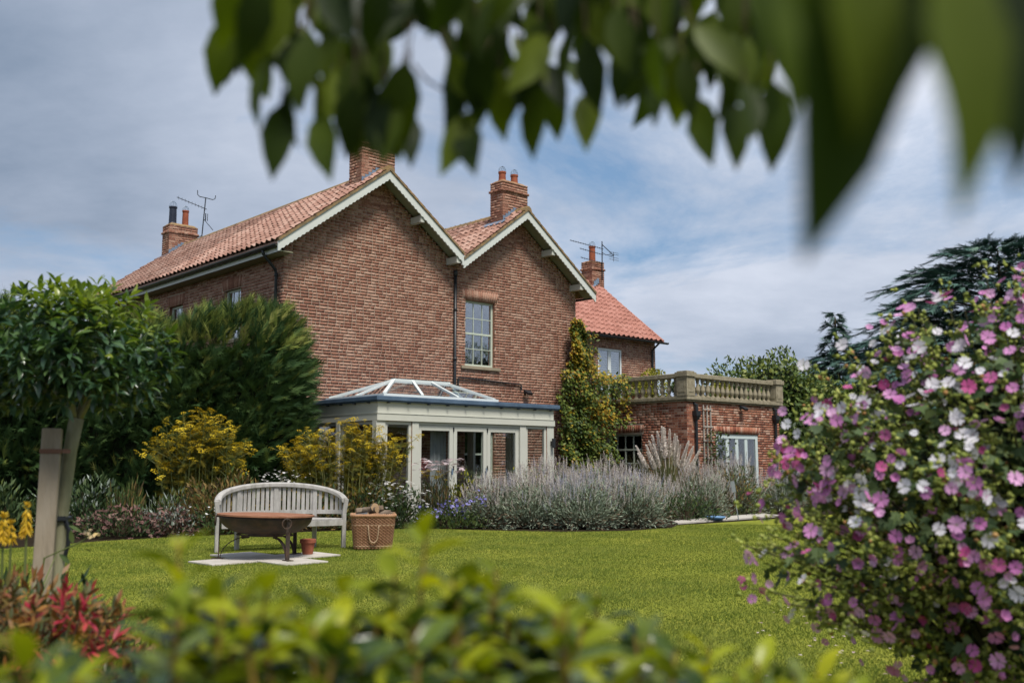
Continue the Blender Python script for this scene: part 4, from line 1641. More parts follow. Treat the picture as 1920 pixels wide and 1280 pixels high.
def hedge_pt(n):
    """points on a long rounded hedge; returns position and outward direction (local to hd)"""
    a = np.array([3.15, .55])
    b = np.array([-4.6, -.6])
    s = rng.random(n)
    ax = (b - a)
    L = np.linalg.norm(ax)
    ax = ax / L
    nn = np.array([-ax[1], ax[0]])           # towards the camera side after sign below
    if nn[1] > 0:
        nn = -nn
    th = rng.uniform(-.25, math.pi * .62, n)   # 0 = front, pi/2 = top
    rad = 1.12
    endc = rng.random(n) < .24
    phi = rng.uniform(-1.6, 1.6, n)
    pos = np.zeros((n, 3))
    out = np.zeros((n, 3))
    hgt = 4.12 + .12 * np.sin(s * 23) + .16 * np.sin(s * 9 + 1) + .10 * np.sin(s * 51)
    # superellipse cross-section
    c, sn = np.cos(th), np.sin(th)
    z = np.where(th < 0, rng.random(n) * 3.0, hgt - 1.3 + 1.3 * np.sign(sn) * np.abs(sn) ** .7)
    zl = rng.random(n)
    low = rng.random(n) < .55
    z = np.where(low, zl * (hgt - .9), z)
    rr = np.where(low, rad * (.92 + .08 * np.sin(z * 3.1 + s * 40)), rad * np.abs(c) ** .7 * np.sign(c))
    bul = 1 + .10 * np.sin(s * 31 + z * 1.3) + .06 * np.sin(z * 4.2 + s * 17)
    rr = rr * bul
    p2 = a + ax * (s[:, None] * L) + nn * rr[:, None]
    o2 = nn * np.where(low, 1, c)[:, None]
    # rounded right end
    e2 = a - ax * (np.cos(phi) * 0.95 * bul * np.where(low, 1, np.abs(c) ** .6))[:, None] + nn * (np.sin(phi) * rad * bul * np.where(low, 1, np.abs(c) ** .6))[:, None]
    eo = -ax * np.cos(phi)[:, None] + nn * np.sin(phi)[:, None]
    p2 = np.where(endc[:, None], e2, p2)
    o2 = np.where(endc[:, None], eo * np.where(low, 1, np.abs(c))[:, None], o2)
    pos[:, :2] = p2
    pos[:, 2] = z
    out[:, :2] = o2
    out[:, 2] = np.where(low, .1, np.maximum(sn, 0))
    return pos, nrm(out)


SP = spray(13, .95, 3, .06)
n = 15000
hp, ho = hedge_pt(n)
hp = hp - ho * (rng.random(n) ** 1.6 * .35)[:, None]
dr = nrm(ho * .75 + rdir(n) * .55 + np.array([.25, 0, .35]))
L_ = rng.uniform(.2, .5, n)
HM = frames(hp, dr, nrm(ho + rdir(n) * .6), L_ * .7, L_)
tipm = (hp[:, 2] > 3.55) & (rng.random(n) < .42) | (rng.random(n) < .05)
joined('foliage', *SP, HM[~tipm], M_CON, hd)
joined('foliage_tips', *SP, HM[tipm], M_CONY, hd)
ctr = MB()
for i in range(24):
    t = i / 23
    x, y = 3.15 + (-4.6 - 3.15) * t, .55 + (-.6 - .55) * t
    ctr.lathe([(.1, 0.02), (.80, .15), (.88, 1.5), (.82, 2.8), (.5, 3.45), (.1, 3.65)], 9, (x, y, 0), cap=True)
ctr.build('shade_core', M_DEEP, hd)  # solid dark core added to block light through the hedge
for t in (.02, .2, .4, .6, .8, .98):
    x, y = 3.15 + (-4.6 - 3.15) * t, .55 + (-.6 - .55) * t
    MB().tube([(x, y, 0), (x, y, 1.8), (x + .05, y, 3.2)], [.09, .07, .03], 7).build('trunk', M_TWIG, hd)


# generic leafy mound
def mound(name, label, cat, loc, rad, n, L, W, m, m2=None, frac2=0.0, base=LEAF4, up=.5, group=None, stems=14, n_single=0, top_only=False, fill=.5, z0=0.0):
    o = empty(name, loc, 0, label, cat, group)
    d = rdir(n)
    d[:, 2] = np.abs(d[:, 2]) * 1.0
    lump = 1 + .14 * np.sin(d[:, 0] * 7 + 3 * d[:, 1]) + .12 * np.sin(d[:, 1] * 9 + d[:, 2] * 6)
    rr = (1 - fill * rng.random(n) ** 1.7) * lump
    p = d * np.array(rad) * rr[:, None]
    p[:, 2] = np.maximum(p[:, 2], .03) + z0
    dd = nrm(d * .7 + rdir(n) * .7 + np.array([0, 0, up]))
    s = L * rng.uniform(.6, 1.25, n)
    M = frames(p, dd, nrm(d + rdir(n) * .6), s * W, s)
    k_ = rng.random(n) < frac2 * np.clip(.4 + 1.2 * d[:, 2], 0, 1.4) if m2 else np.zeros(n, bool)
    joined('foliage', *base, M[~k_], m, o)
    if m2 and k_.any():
        joined('foliage_tips', *base, M[k_], m2, o)
    st = MB()
    for i in range(stems):
        a, r_ = random.uniform(0, 6.28), random.uniform(.1, .75)
        st.tube([(math.cos(a) * .06, math.sin(a) * .06, 0), (math.cos(a) * rad[0] * r_ * .6, math.sin(a) * rad[1] * r_ * .6, z0 + rad[2] * .5), (math.cos(a) * rad[0] * r_, math.sin(a) * rad[1] * r_, z0 + rad[2] * .85)], [.012, .009, .004], 4)
    so = st.build('stems', M_TWIG, o)
    so['kind'] = 'stuff'
    return o


def heads(root, pts, base, size, m, name='flower_head', tilt=.35, flat=True, n_single=300, rest='flower_heads'):
    n_ = len(pts)
    nz = nrm(np.c_[rng.normal(0, tilt, (n_, 2)), np.ones(n_)])
    s = size * rng.uniform(.7, 1.2, n_)
    M = frames(pts, nrm(np.cross(nz, rdir(n_))), nz, s, s)
    scatter(name, rest, *base, M, m, root, n_single)


def umbel(n=26, r=1.0, dome=.25, seed=2, w=.16):
    q_ = random.Random(seed)
    vs_, fs_ = [], []
    for i in range(n):
        a, rr_ = q_.uniform(0, 6.28), r * math.sqrt(q_.random())
        x, y, z = rr_ * math.cos(a), rr_ * math.sin(a), dome * (1 - rr_ * rr_) + q_.uniform(-.08, .08)
        b0 = len(vs_)
        ww = w * q_.uniform(.7, 1.3)
        vs_ += [(x - ww, y, z - .04), (x, y - ww, z + .03), (x + ww, y, z - .04), (x, y + ww, z + .03)]
        fs_.append((b0, b0 + 1, b0 + 2, b0 + 3))
        if i % 3 == 0:
            vs_ += [(0, .02, -.75), (0, -.02, -.75), (x, y, z)]
            fs_.append((b0 + 4, b0 + 5, b0 + 6))
    return vs_, fs_


UMB = umbel(30, 1, .22, 2, .15)
UMB2 = umbel(16, 1, .12, 5, .26)
FL5 = ([(0, 0, 0)] + [(math.cos(a) * r_, math.sin(a) * r_, z) for i in range(5) for a, r_, z in ((i * 1.2566 - .5, .75, .1), (i * 1.2566, 1.0, .2), (i * 1.2566 + .5, .75, .1))],
       [(0, 1 + 3 * i, 2 + 3 * i, 3 + 3 * i) for i in range(5)])

# fennel
M_FENY = mat('fennel_flower', [(.42, .29, .015), (.58, .43, .02), (.70, .55, .05)], rnd=.8, scale=4, amt=.3, rough=.8, trans=.25)
M_FENS = mat('fennel_stem', [(.06, .08, .022), (.15, .15, .05), (.26, .20, .08)], rnd=.9, scale=4, amt=.3, rough=.7)
M_FENF = mat('fennel_feather', [(.05, .07, .012), (.14, .14, .018), (.27, .20, .02)], rnd=.9, scale=3, amt=.4, rough=.8, trans=.25)


def fennel(loc, w, d, h0, h1, n, label, skew=0.0):
    o = empty('fennel', loc, 0, label, 'plant')
    st = MB()
    pts = []
    fp, fd = [], []
    for i in range(n):
        t = random.uniform(-1, 1)
        bx, by = t * w * .62 + random.gauss(0, .06), random.uniform(-d, d)
        hh = random.uniform(h0, h1) * (1 - .22 * abs(t) ** 1.8) * (1 + skew * t)
        tx, ty = bx + t * w * .32 + random.gauss(0, .10), by + random.gauss(0, .1)
        mid = (lerp(bx, tx, .45) + random.gauss(0, .04), lerp(by, ty, .45), hh * .55)
        tip = (tx, ty, hh)
        st.tube([(bx, by, 0), mid, tip], [.011, .008, .003], 4)
        pts.append(tip)
        for _ in range(random.choice((3, 4, 4, 5))):
            f = random.uniform(.50, .9)
            p0 = Vector(mid).lerp(Vector(tip), (f - .5) * 2)
            p1 = p0 + Vector((random.gauss(0, .17), random.gauss(0, .13), random.uniform(.08, .30)))
            p1.z = min(p1.z, hh + .05)
            st.tube([tuple(p0), tuple(p1)], [.005, .002], 3)
            pts.append(tuple(p1))
        for _ in range(26):
            f = random.uniform(.12, .93)
            p0 = Vector((bx, by, 0)).lerp(Vector(mid), f * 2) if f < .5 else Vector(mid).lerp(Vector(tip), (f - .5) * 2)
            fp.append(tuple(p0))
            fd.append((random.gauss(0, 1), random.gauss(0, 1), random.gauss(.25, .5)))
    st.build('stems', M_FENS, o)['kind'] = 'stuff'
    joined('feathery_leaves', *spray(11, 1.1, 9, .05), frames(np.array(fp), nrm(np.array(fd)), rdir(len(fp)), .15, .19), M_FENF, o)
    pts = np.array(pts)
    heads(o, pts, UMB, .078, M_FENY)
    return o


fennel((-5.85, 18.55, 0), .90, .25, 1.7, 2.28, 62, 'tall yellow-flowering fennel in front of the dark conifer hedge')
fennel((-3.28, 19.42, 0), 1.22, .22, 1.6, 2.12, 92, 'wide clump of yellow fennel in front of the conservatory corner', skew=.04)

# border shrubs on the left
M_BRONZE = mat('bronze_leaf', [(.045, .032, .015), (.11, .075, .028), (.21, .13, .04), (.20, .17, .055)], rnd=.9, scale=2.5, amt=.3, rough=.75, trans=.2)
M_DKGRN = mat('dark_leaf', [(.018, .038, .015), (.042, .075, .026), (.085, .12, .04)], rnd=.9, scale=2.5, amt=.3, rough=.6, trans=.15)
M_SEDUM = mat('sedum_head', [(.06, .03, .028), (.15, .075, .065), (.25, .16, .13)], rnd=.9, scale=3, amt=.3, rough=.85)
M_SILVER = mat('silver_leaf', [(.10, .13, .10), (.22, .26, .22), (.36, .39, .35)], rnd=.9, scale=3, amt=.3, rough=.8)
M_MIDGRN = mat('mid_leaf', [(.03, .055, .014), (.065, .10, .026), (.12, .15, .04)], rnd=.9, scale=2.5, amt=.3, rough=.6, trans=.2)
M_YELGRN = mat('lime_leaf', [(.16, .17, .015), (.28, .28, .03), (.42, .38, .05)], rnd=.9, scale=2.5, amt=.3, rough=.7, trans=.25)
M_WHITEF = mat('white_petal', [(.62, .60, .58), (.80, .79, .78)], rnd=.8, scale=3, amt=.3, rough=.7, trans=.2)
M_PINKP = mat('pale_pink_petal', [(.42, .30, .33), (.62, .50, .52), (.72, .65, .66)], rnd=.8, scale=3, amt=.3, rough=.7, trans=.2)
M_BLUEP = mat('violet_blue_petal', [(.13, .12, .40), (.23, .21, .55), (.36, .34, .66)], rnd=.8, scale=3, amt=.3, rough=.7, trans=.25)

mound('bronze_shrub', 'bronze-leaved shrub behind the left end of the bench', 'shrub', (-5.15, 18.0, 0), (.95, .6, .92), 2600, .13, .30, M_BRONZE, M_MIDGRN, .15)
mound('bronze_shrub', 'low bronze and green shrub behind the right end of the bench', 'shrub', (-3.75, 18.9, 0), (.95, .45, .72), 1800, .11, .32, M_BRONZE, M_DKGRN, .4)
mound('dark_shrub', 'dark leafy shrub between the bench and the daisies', 'shrub', (-2.95, 19.2, 0), (.75, .35, .78), 1500, .10, .34, M_DKGRN, M_BRONZE, .3)
mound('dark_shrub', 'dark shrub at the foot of the conifer hedge beyond the laurel trunk', 'shrub', (-7.9, 18.4, 0), (1.1, .5, .85), 2200, .14, .32, M_DKGRN, M_SILVER, .12)
mound('dark_shrub', 'dark low shrub at the hedge foot behind the poker flowers', 'shrub', (-9.4, 18.0, 0), (1.0, .5, .75), 1600, .14, .32, M_DKGRN, M_MIDGRN, .2)
sd_ = mound('sedum', 'brownish pink sedum clump at the edge of the lawn', 'plant', (-6.72, 17.05, 0), (.80, .45, .46), 1300, .08, .4, M_DKGRN, M_SEDUM, .3)
a_ = rdir(190)
a_[:, 2] = np.abs(a_[:, 2])
heads(sd_, a_ * [.84, .48, .52] * rng.uniform(.88, 1.05, (190, 1)), UMB2, .048, M_SEDUM)
sd_ = mound('sedum', 'dusky pink sedum clump with silvery leaves beside the bronze shrub', 'plant', (-5.95, 17.45, 0), (.62, .38, .42), 900, .08, .4, M_SEDUM, M_SILVER, .45)
a_ = rdir(120)
a_[:, 2] = np.abs(a_[:, 2])
heads(sd_, a_ * [.64, .40, .47] * rng.uniform(.88, 1.05, (120, 1)), UMB2, .045, M_SEDUM)
mound('hebe_shrub', 'upright fresh green shrub with feathery spikes behind the sedum', 'shrub', (-6.85, 17.75, 0), (.40, .3, .78), 700, .19, .13, M_MIDGRN, M_BRONZE, .2, base=BEND, up=1.8)
mound('silver_plant', 'silvery green herb between the sedum and the bronze shrub', 'plant', (-6.15, 17.95, 0), (.55, .3, .68), 900, .12, .18, M_SILVER, M_MIDGRN, .5, base=BEND, up=1.0)
wp = mound('white_phlox', 'cream flowers low in front of the bronze shrub', 'plant', (-5.35, 17.45, 0), (.38, .22, .42), 500, .09, .36, M_DKGRN)
heads(wp, np.c_[rng.uniform(-.32, .32, 26), rng.uniform(-.2, .0, 26), rng.uniform(.28, .50, 26)], FL5, .028, M_WHITEF)
wp = mound('white_phlox', 'white flowers rising just behind the top rail of the bench', 'plant', (-4.45, 18.75, 0), (.35, .2, .86), 500, .09, .3, M_DKGRN, M_BRONZE, .3)
heads(wp, np.c_[rng.normal(.05, .22, 75), rng.uniform(-.2, .1, 75), np.clip(rng.normal(.98, .08, 75), .6, 1.12)], FL5, .028, M_WHITEF)
wp = mound('daisy_plant', 'dark leafy clump of small white daisies right of the log basket', 'plant', (-2.20, 19.35, 0), (.62, .28, .72), 1300, .10, .32, M_DKGRN, M_MIDGRN, .2)
heads(wp, np.c_[rng.uniform(-.55, .6, 95), rng.uniform(-.30, -.10, 95), rng.uniform(.40, .90, 95)], UMB2, .040, M_WHITEF, tilt=.2)
wp = mound('yarrow', 'tall dark stems with pale pink flat flower heads before the glazed doors', 'plant', (-1.48, 19.75, 0), (.42, .22, .95), 1300, .14, .10, M_DKGRN, M_BRONZE, .35, base=BEND, up=1.5)
heads(wp, np.c_[rng.uniform(-.48, .50, 62), rng.uniform(-.2, .15, 62), rng.uniform(1.06, 1.34, 62)], UMB2, .062, M_PINKP, tilt=.2)
heads(wp, np.c_[rng.uniform(-.40, .25, 16), rng.uniform(-.2, .0, 16), rng.uniform(.92, 1.12, 16)], UMB2, .055, M_FENY, tilt=.2)
mound('lime_shrub', 'small lime-yellow shrub between the pale pink yarrow and the lavender', 'shrub', (-1.0, 19.95, 0), (.36, .25, .92), 800, .075, .45, M_YELGRN, M_MIDGRN, .25)
wp = mound('geranium', 'violet-blue cranesbill geranium spreading at the lawn edge', 'plant', (-1.20, 19.25, 0), (.75, .28, .36), 1200, .07, .5, M_MIDGRN, M_DKGRN, .4)
gx_ = rng.uniform(-.75, .7, 120)
heads(wp, np.c_[gx_, rng.uniform(-.28, .0, 120), np.clip(.22 + .30 * (gx_ + .75) / 1.4 + rng.normal(0, .09, 120), .06, .75)], FL5, .032, M_BLUEP, tilt=.7)

# lavender and catmint mass
M_LAVS = mat('lavender_stem', [(.09, .11, .06), (.19, .20, .12), (.30, .28, .17)], rnd=.9, scale=2, amt=.4, rough=.85, trans=.15)
M_LAVG = mat('lavender_leaf', [(.13, .175, .12), (.25, .305, .22), (.37, .41, .31)], rnd=.9, scale=2, amt=.4, rough=.85, trans=.15)
M_LAVF = mat('lavender_spike', [(.33, .28, .26), (.52, .46, .42), (.66, .61, .55)], rnd=.9, scale=1.3, amt=.5, rough=.9, trans=.2)
M_LAVB = mat('lavender_blue_spike', [(.24, .24, .34), (.36, .36, .44), (.48, .46, .50)], rnd=.9, scale=1.3, amt=.5, rough=.9, trans=.2)
M_DRY = mat('dry_stem', [(.05, .033, .02), (.12, .08, .05), (.20, .14, .09)], rnd=.9, scale=3, amt=.4, rough=.9)


def spike(seed, n=18, w=.12):
    q_ = random.Random(seed)
    vs_, fs_ = [], []
    for i in range(n):
        y = .05 + .95 * i / n
        a = q_.uniform(0, 6.28)
        rr_ = w * (1.15 - .8 * (i / n)) * q_.uniform(.6, 1.2)
        c, s = math.cos(a), math.sin(a)
        b0 = len(vs_)
        hh = .07
        vs_ += [(0, y - .02, 0), (c * rr_ - s * .04, y + hh * .3, s * rr_ + c * .04), (c * rr_ * 1.1, y + hh, s * rr_ * 1.1), (c * rr_ + s * .04, y + hh * .3, s * rr_ - c * .04)]
        fs_.append((b0, b0 + 1, b0 + 2, b0 + 3))
    b0 = len(vs_)
    vs_ += [(-.02, -.3, 0), (.02, -.3, 0), (0, 1, 0)]
    fs_.append((b0, b0 + 1, b0 + 2))
    return vs_, fs_


SPK = spike(4)


def lavender(loc, rad, label, n_st=900, n_sp=420, blue=.3, dry=.25, lean=(0, 0), group='lavender and catmint mounds along the lawn'):
    o = empty('lavender', loc, 0, label, 'plant', group)
    rad = np.array(rad)
    # woody fan of stems from the crown
    az = rng.uniform(0, 2 * math.pi, n_st)
    el = np.arccos(rng.random(n_st) ** .75)         # 0 = up
    d = np.c_[np.cos(az) * np.sin(el), np.sin(az) * np.sin(el), np.cos(el)]
    tip = d * rad * rng.uniform(.62, 1.0, (n_st, 1)) + np.array([lean[0], lean[1], 0]) * rng.random((n_st, 1))
    bs = np.c_[d[:, :2] * rad[:2] * .22, np.full(n_st, .02)]
    M = frames(bs, tip - bs, rdir(n_st), rng.uniform(.010, .018, n_st), np.linalg.norm(tip - bs, axis=1))
    low = el > 1.25
    joined('stems', *BEND, M[~low], M_LAVS, o)
    joined('dry_stems', *BEND, M[low], M_DRY, o)
    # leaf tufts
    n_l = n_st * 9
    i = rng.integers(0, n_st, n_l)
    f = rng.uniform(.35, .98, n_l)[:, None]
    p = bs[i] + (tip[i] - bs[i]) * f + rng.normal(0, .02, (n_l, 3))
    dd = nrm(nrm(tip[i] - bs[i]) + rdir(n_l) * .8)
    M = frames(p, dd, rdir(n_l), rng.uniform(.014, .026, n_l), rng.uniform(.05, .11, n_l))
    g_ = (rng.random(n_l) < dry * .55) | ((el[i] > 1.2) & (rng.random(n_l) < .22))
    joined('leaves', *LEAF4, M[~g_], M_LAVG, o)
    joined('dry_leaves', *LEAF4, M[g_], M_DRY, o)
    # flower spikes stand off the mound
    az = rng.uniform(0, 2 * math.pi, n_sp)
    el = np.arccos(rng.random(n_sp) ** .55) * .80
    d = np.c_[np.cos(az) * np.sin(el), np.sin(az) * np.sin(el), np.cos(el)]
    p = d * rad * rng.uniform(.80, 1.06, (n_sp, 1))
    p[:, 2] = np.maximum(p[:, 2], .1)
    dd = nrm(d * .45 + np.array([0, 0, .9]) + rdir(n_sp) * .25)
    s = rng.uniform(.09, .20, n_sp)
    M = frames(p, dd, rdir(n_sp), s * .85, s)
    b_k = rng.random(n_sp) < blue
    scatter('flower_spike', 'flower_spikes', *SPK, M[~b_k], M_LAVF, o, 120, root=o)
    if b_k.any():
        scatter('flower_spike', 'flower_spikes', *SPK, M[b_k], M_LAVB, o, 60, root=o)
    return o


LAVL = 'mounded'
lavender((-.42, 19.6, 0), (.75, .5, .95), 'pale grassy lavender mound next to the violet-blue geranium', 700, 330, .12, .45)
lavender((.35, 19.5, 0), (.95, .62, 1.02), 'silvery green lavender mound before the conservatory doors', 1000, 430, .2, .2)
lavender((1.35, 19.35, 0), (.95, .65, 1.03), 'grey-green catmint mound with bluish spikes reaching furthest into the lawn', 1100, 480, .55, .12)
lavender((2.35, 19.75, 0), (.95, .65, 1.06), 'woody lavender mound with bare brown stems next to the path end', 1000, 470, .35, .35)
lavender((.75, 20.6, 0), (1.1, .5, 1.27), 'tall pale lavender spikes hugging the right end of the conservatory', 700, 480, .05, .5)
lavender((1.9, 20.9, 0), (1.1, .5, 1.25), 'tall pale lavender spikes below the creeper-covered house corner', 700, 480, .05, .5)
lavender((4.35, 23.0, 0), (.9, .6, 1.15), 'pale lavender mound beyond the path end', 700, 380, .1, .4)
lavender((5.5, 24.6, 0), (1.0, .6, 1.36), 'pale lavender mound before the blue french doors', 700, 420, .15, .45)
lavender((6.9, 25.2, 0), (1.0, .6, 1.1), 'bluish lavender mound at the far corner of the red brick extension', 600, 350, .5, .2)
lavender((3.2, 22.2, 0), (.8, .5, .92), 'brownish lavender clump at the foot of the pampas grass', 500, 280, .1, .5)
mound('dark_shrub', 'low dark green plant beside the near end of the stone path', 'shrub', (3.75, 21.6, 0), (.8, .4, .62), 900, .10, .3, M_DKGRN, M_MIDGRN, .3)
mound('dark_shrub', 'dark green bushy herb between the two pale lavender mounds by the path', 'shrub', (5.3, 23.9, 0), (.8, .4, 1.12), 900, .10, .3, M_MIDGRN, M_BRONZE, .3)
mound('lime_shrub', 'yellow-green bush behind the silvery lavender', 'shrub', (.35, 20.2, 0), (.55, .3, 1.12), 800, .07, .4, M_YELGRN, M_LAVS, .5)
q = MB(Matrix.Translation((4.42, 21.6, .02)))
q.lathe([(.0, .0), (.10, .0), (.20, .05), (.22, .09), (.20, .09), (.10, .03), (0, .025)], 20, cap=False)
tag(q.build('water_dish', mat('blue_glaze', [(.10, .22, .42), (.2, .36, .6)], rough=.2, spec=.6), smooth=True), 'shallow blue dish lying among the plants by the path', 'dish')
q = MB(Matrix.Translation((5.03, 22.1, 0)) @ Matrix.Rotation(R(-8), 4, 'Y'))
q.box(-.045, .045, -.006, .006, .62, .86).box(-.01, .01, -.004, .004, 0, .62)
tag(q.build('plant_marker', mat('slate_tag', [(.16, .18, .19), (.24, .26, .27)], rough=.7)), 'small grey slate plant marker on a stick in the lavender', 'marker')

# pampas grass
pg = empty('pampas_grass', (3.78, 24.0, 0), 0, 'pampas grass with a fan of upright cream plumes by the extension', 'plant')
M_PAMP = mat('pampas_plume', [(.62, .54, .48), (.76, .69, .63), (.82, .77, .72)], rnd=.6, scale=4, amt=.3, rough=.9, trans=.25)
M_PAML = mat('pampas_leaf', [(.08, .10, .03), (.17, .18, .07), (.28, .26, .12)], rnd=.9, scale=3, amt=.3, rough=.7, trans=.2)
n = 900
az = rng.uniform(0, 6.28, n)
el = np.abs(rng.normal(.55, .35, n))
d = np.c_[np.cos(az) * np.sin(el), np.sin(az) * np.sin(el), np.cos(el)]
joined('leaves', *BEND, frames(d * [.25, .25, 0], d, np.c_[d[:, :2], np.full(n, .2)], .016, rng.uniform(1.1, 1.9, n), .5), M_PAML, pg)
PLM = spike(8, 240, .15)
pl = []
for i in range(25):
    x = -1.0 + 2.0 * i / 24 + random.gauss(0, .05)
    pl.append(((x * .50, random.uniform(-.25, .25), random.uniform(1.25, 1.42) - abs(x) * .35), (x * .55, random.uniform(-.1, .1), 1.0), random.uniform(.55, .8) * (1 - .2 * abs(x))))
PM = frames(np.array([p[0] for p in pl]), np.array([p[1] for p in pl]), (0, 1, .1), np.array([p[2] for p in pl]) * .55, np.array([p[2] for p in pl]))
scatter('plume', 'plumes', *PLM, PM, M_PAMP, pg, 300)

# climber on the house corner
M_CREEP = mat('creeper_leaf', [(.03, .06, .014), (.085, .13, .022), (.17, .20, .03)], rnd=.9, scale=1.6, amt=.4, rough=.55, trans=.25)
M_CREEPY = mat('autumn_creeper_leaf', [(.24, .22, .02), (.38, .29, .025), (.42, .20, .03)], rnd=.9, scale=1.6, amt=.4, rough=.6, trans=.3)
cr_ = empty('creeper', HO, HA, 'green and amber creeper climbing the right corner of the gable wall', 'climber')
n = 14000
P, Dv, yel = [], [], []
while len(P) < n:
    z = random.uniform(.0, 5.35)
    # outline on the wall in u: narrow at the top, spreading over the extension's left side below
    if z > 3.9:
        u0, u1 = 9.1 - .12 * (5.35 - z), 9.4 + (5.35 - z) * .85
    else:
        u0, u1 = 8.62 - (.2 if z < 3.2 else 0) * random.random(), (11.3 if z > 2.3 else 10.75)
    u = random.uniform(u0, u1)
    v = -.12 - random.random() ** 1.6 * (.35 if u < 9.7 else .95) * (1 if z < 3.9 else .5)
    if u > 9.75:
        v += .55
    bump_ = .5 + .5 * math.sin(u * 5.1 + z * 3.3) * math.sin(z * 2.3 - u * 2)
    if random.random() > .35 + .65 * bump_:
        continue
    P.append((u, v - .32 * bump_, z))
    Dv.append((random.gauss(0, .6), -.6 + random.gauss(0, .4), -.5 + random.gauss(0, .5)))
    top = (z > 3.6 and u < 11.0) or (2.5 < z < 3.2 and u > 9.8)
    yel.append(random.random() < (.62 if top else .10) * (1.5 * bump_ + .1))
P, Dv, yel = np.array(P), nrm(np.array(Dv)), np.array(yel)
CM = frames(P, Dv, np.c_[rng.normal(0, .5, n), np.full(n, -1.0), np.full(n, .8)], rng.uniform(.05, .10, n), rng.uniform(.07, .14, n))
joined('foliage', *LEAF4, CM[~yel], M_CREEP, cr_)
joined('amber_foliage', *LEAF4, CM[yel], M_CREEPY, cr_)
q = MB()
q.tube([(9.9, -.15, 0), (9.8, -.12, 2), (9.5, -.08, 3.8), (9.3, -.06, 5.4)], [.06, .05, .03, .01], 6)
q.tube([(9.9, -.15, 0), (10.4, .2, 1.6), (10.9, .4, 2.8)], [.05, .04, .015], 6)
q.build('stem', M_TWIG, cr_)
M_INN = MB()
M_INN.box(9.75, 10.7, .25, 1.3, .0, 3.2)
M_INN.build('shade_core', M_DEEP, cr_)  # dark box added to block light behind the creeper leaves
ros = empty('climbing_rose', lw(BU0 + 1.05, BV0 - .22, 0), HA, 'light green climbing rose on the trellis beside the french doors', 'climber')
n = 420
p = np.c_[rng.normal(.1, .28, n), rng.normal(0, .12, n), rng.uniform(.1, 2.15, n)]
p[:, 0] *= 1.25 - .35 * p[:, 2] / 2
joined('foliage', *LEAF4, frames(p, rdir(n) + [0, -.3, .1], rdir(n) + [0, 0, .6], .07, .10), M_MIDGRN, ros)
MB().tube([(0, .1, 0), (.05, .1, 1), (.1, .08, 2.0)], [.02, .015, .006], 5).build('stem', M_TWIG, ros)


# shrubs behind the balustrade, on the terrace
def terrace_shrub(u, v, h, r, lab, m=M_MIDGRN):
    o = empty('potted_shrub', lw(u, v, 2.985), HA, lab, 'shrub', None)
    MB().lathe([(.0, 0), (.13, 0), (.17, .28), (.19, .28), (.19, .32), (.15, .32)], 16, cap=False).build('flower_pot', M_TERRA, o)
    n_ = int(900 * r / .4)
    d_ = rdir(n_)
    p_ = d_ * [r, r, h * .45] * (1 - .5 * rng.random((n_, 1)) ** 2) + [0, 0, .3 + h * .48]
    joined('foliage', *LEAF4, frames(p_, d_ + rdir(n_) * .7 + [0, 0, .2], rdir(n_) + [0, 0, .8], .055, .10), m, o)
    MB().tube([(0, 0, .3), (0, 0, .3 + h * .6)], [.02, .008], 5).build('stem', M_TWIG, o)


terrace_shrub(14.5, 1.1, 1.15, .50, 'bushy shrub in a pot on the terrace against the wing corner', M_YELGRN)
terrace_shrub(12.2, .2, .62, .33, 'low potted shrub behind the left balusters below the shuttered window', M_YELGRN)
terrace_shrub(13.0, -1.2, .50, .30, 'low potted shrub behind the stone corner pier', M_MIDGRN)
terrace_shrub(14.6, -1.5, .48, .30, 'low yellowish potted shrub behind the middle of the front balustrade', M_YELGRN)
terrace_shrub(15.5, -1.3, .46, .28, 'low green potted shrub behind the right end of the front balustrade', M_MIDGRN)


# ------------------------------------------------------------------ trees beyond
def leafy_tree(loc, blobs, n, L, label, m, m2, f2, trunk_h, group=None, name='broadleaf_tree', W=.5):
    o = empty(name, loc, 0, label, 'tree', group)
    P, D = [], []
    vol = np.array([b[3] ** 2 for b in blobs])
    vol = vol / vol.sum()
    for b, w_ in zip(blobs, vol):
        k_ = int(n * w_)
        d_ = rdir(k_)
        lump = 1 + .13 * np.sin(d_[:, 0] * 8 + b[0]) + .13 * np.sin(d_[:, 2] * 9 + d_[:, 1] * 5)
        P.append(np.array(b[:3]) + d_ * b[3] * [1, 1, .85] * ((1 - .35 * rng.random(k_) ** 2) * lump)[:, None])
        D.append(d_)
    P, D = np.concatenate(P), np.concatenate(D)
    n_ = len(P)
    keep = P[:, 2] > .2
    P, D = P[keep], D[keep]
    n_ = len(P)
    s = L * rng.uniform(.6, 1.25, n_)
    M = frames(P, nrm(D * .6 + rdir(n_) * .8 + [0, 0, .25]), nrm(D + rdir(n_) * .6), s * W, s)
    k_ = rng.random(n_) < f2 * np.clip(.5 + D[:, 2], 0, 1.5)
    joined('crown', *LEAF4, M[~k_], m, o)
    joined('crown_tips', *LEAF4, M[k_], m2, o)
    t = MB()
    t.tube([(0, 0, 0), (.05, 0, trunk_h * .5), (0, .05, trunk_h)], [.28, .22, .16], 9)
    for b in blobs:
        t.tube([(0, 0, trunk_h * .6), (b[0] * .6, b[1] * .6, max(trunk_h * .7, b[2] * .8)), (b[0], b[1], b[2])], [.13, .08, .03], 6)
    t.build('trunk', M_TWIG, o)
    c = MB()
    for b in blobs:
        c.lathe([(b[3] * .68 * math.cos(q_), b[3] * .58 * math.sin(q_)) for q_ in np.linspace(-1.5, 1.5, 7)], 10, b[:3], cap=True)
    c.build('shade_core', M_DEEP, o)  # dark solids added inside the crown to block light
    return o


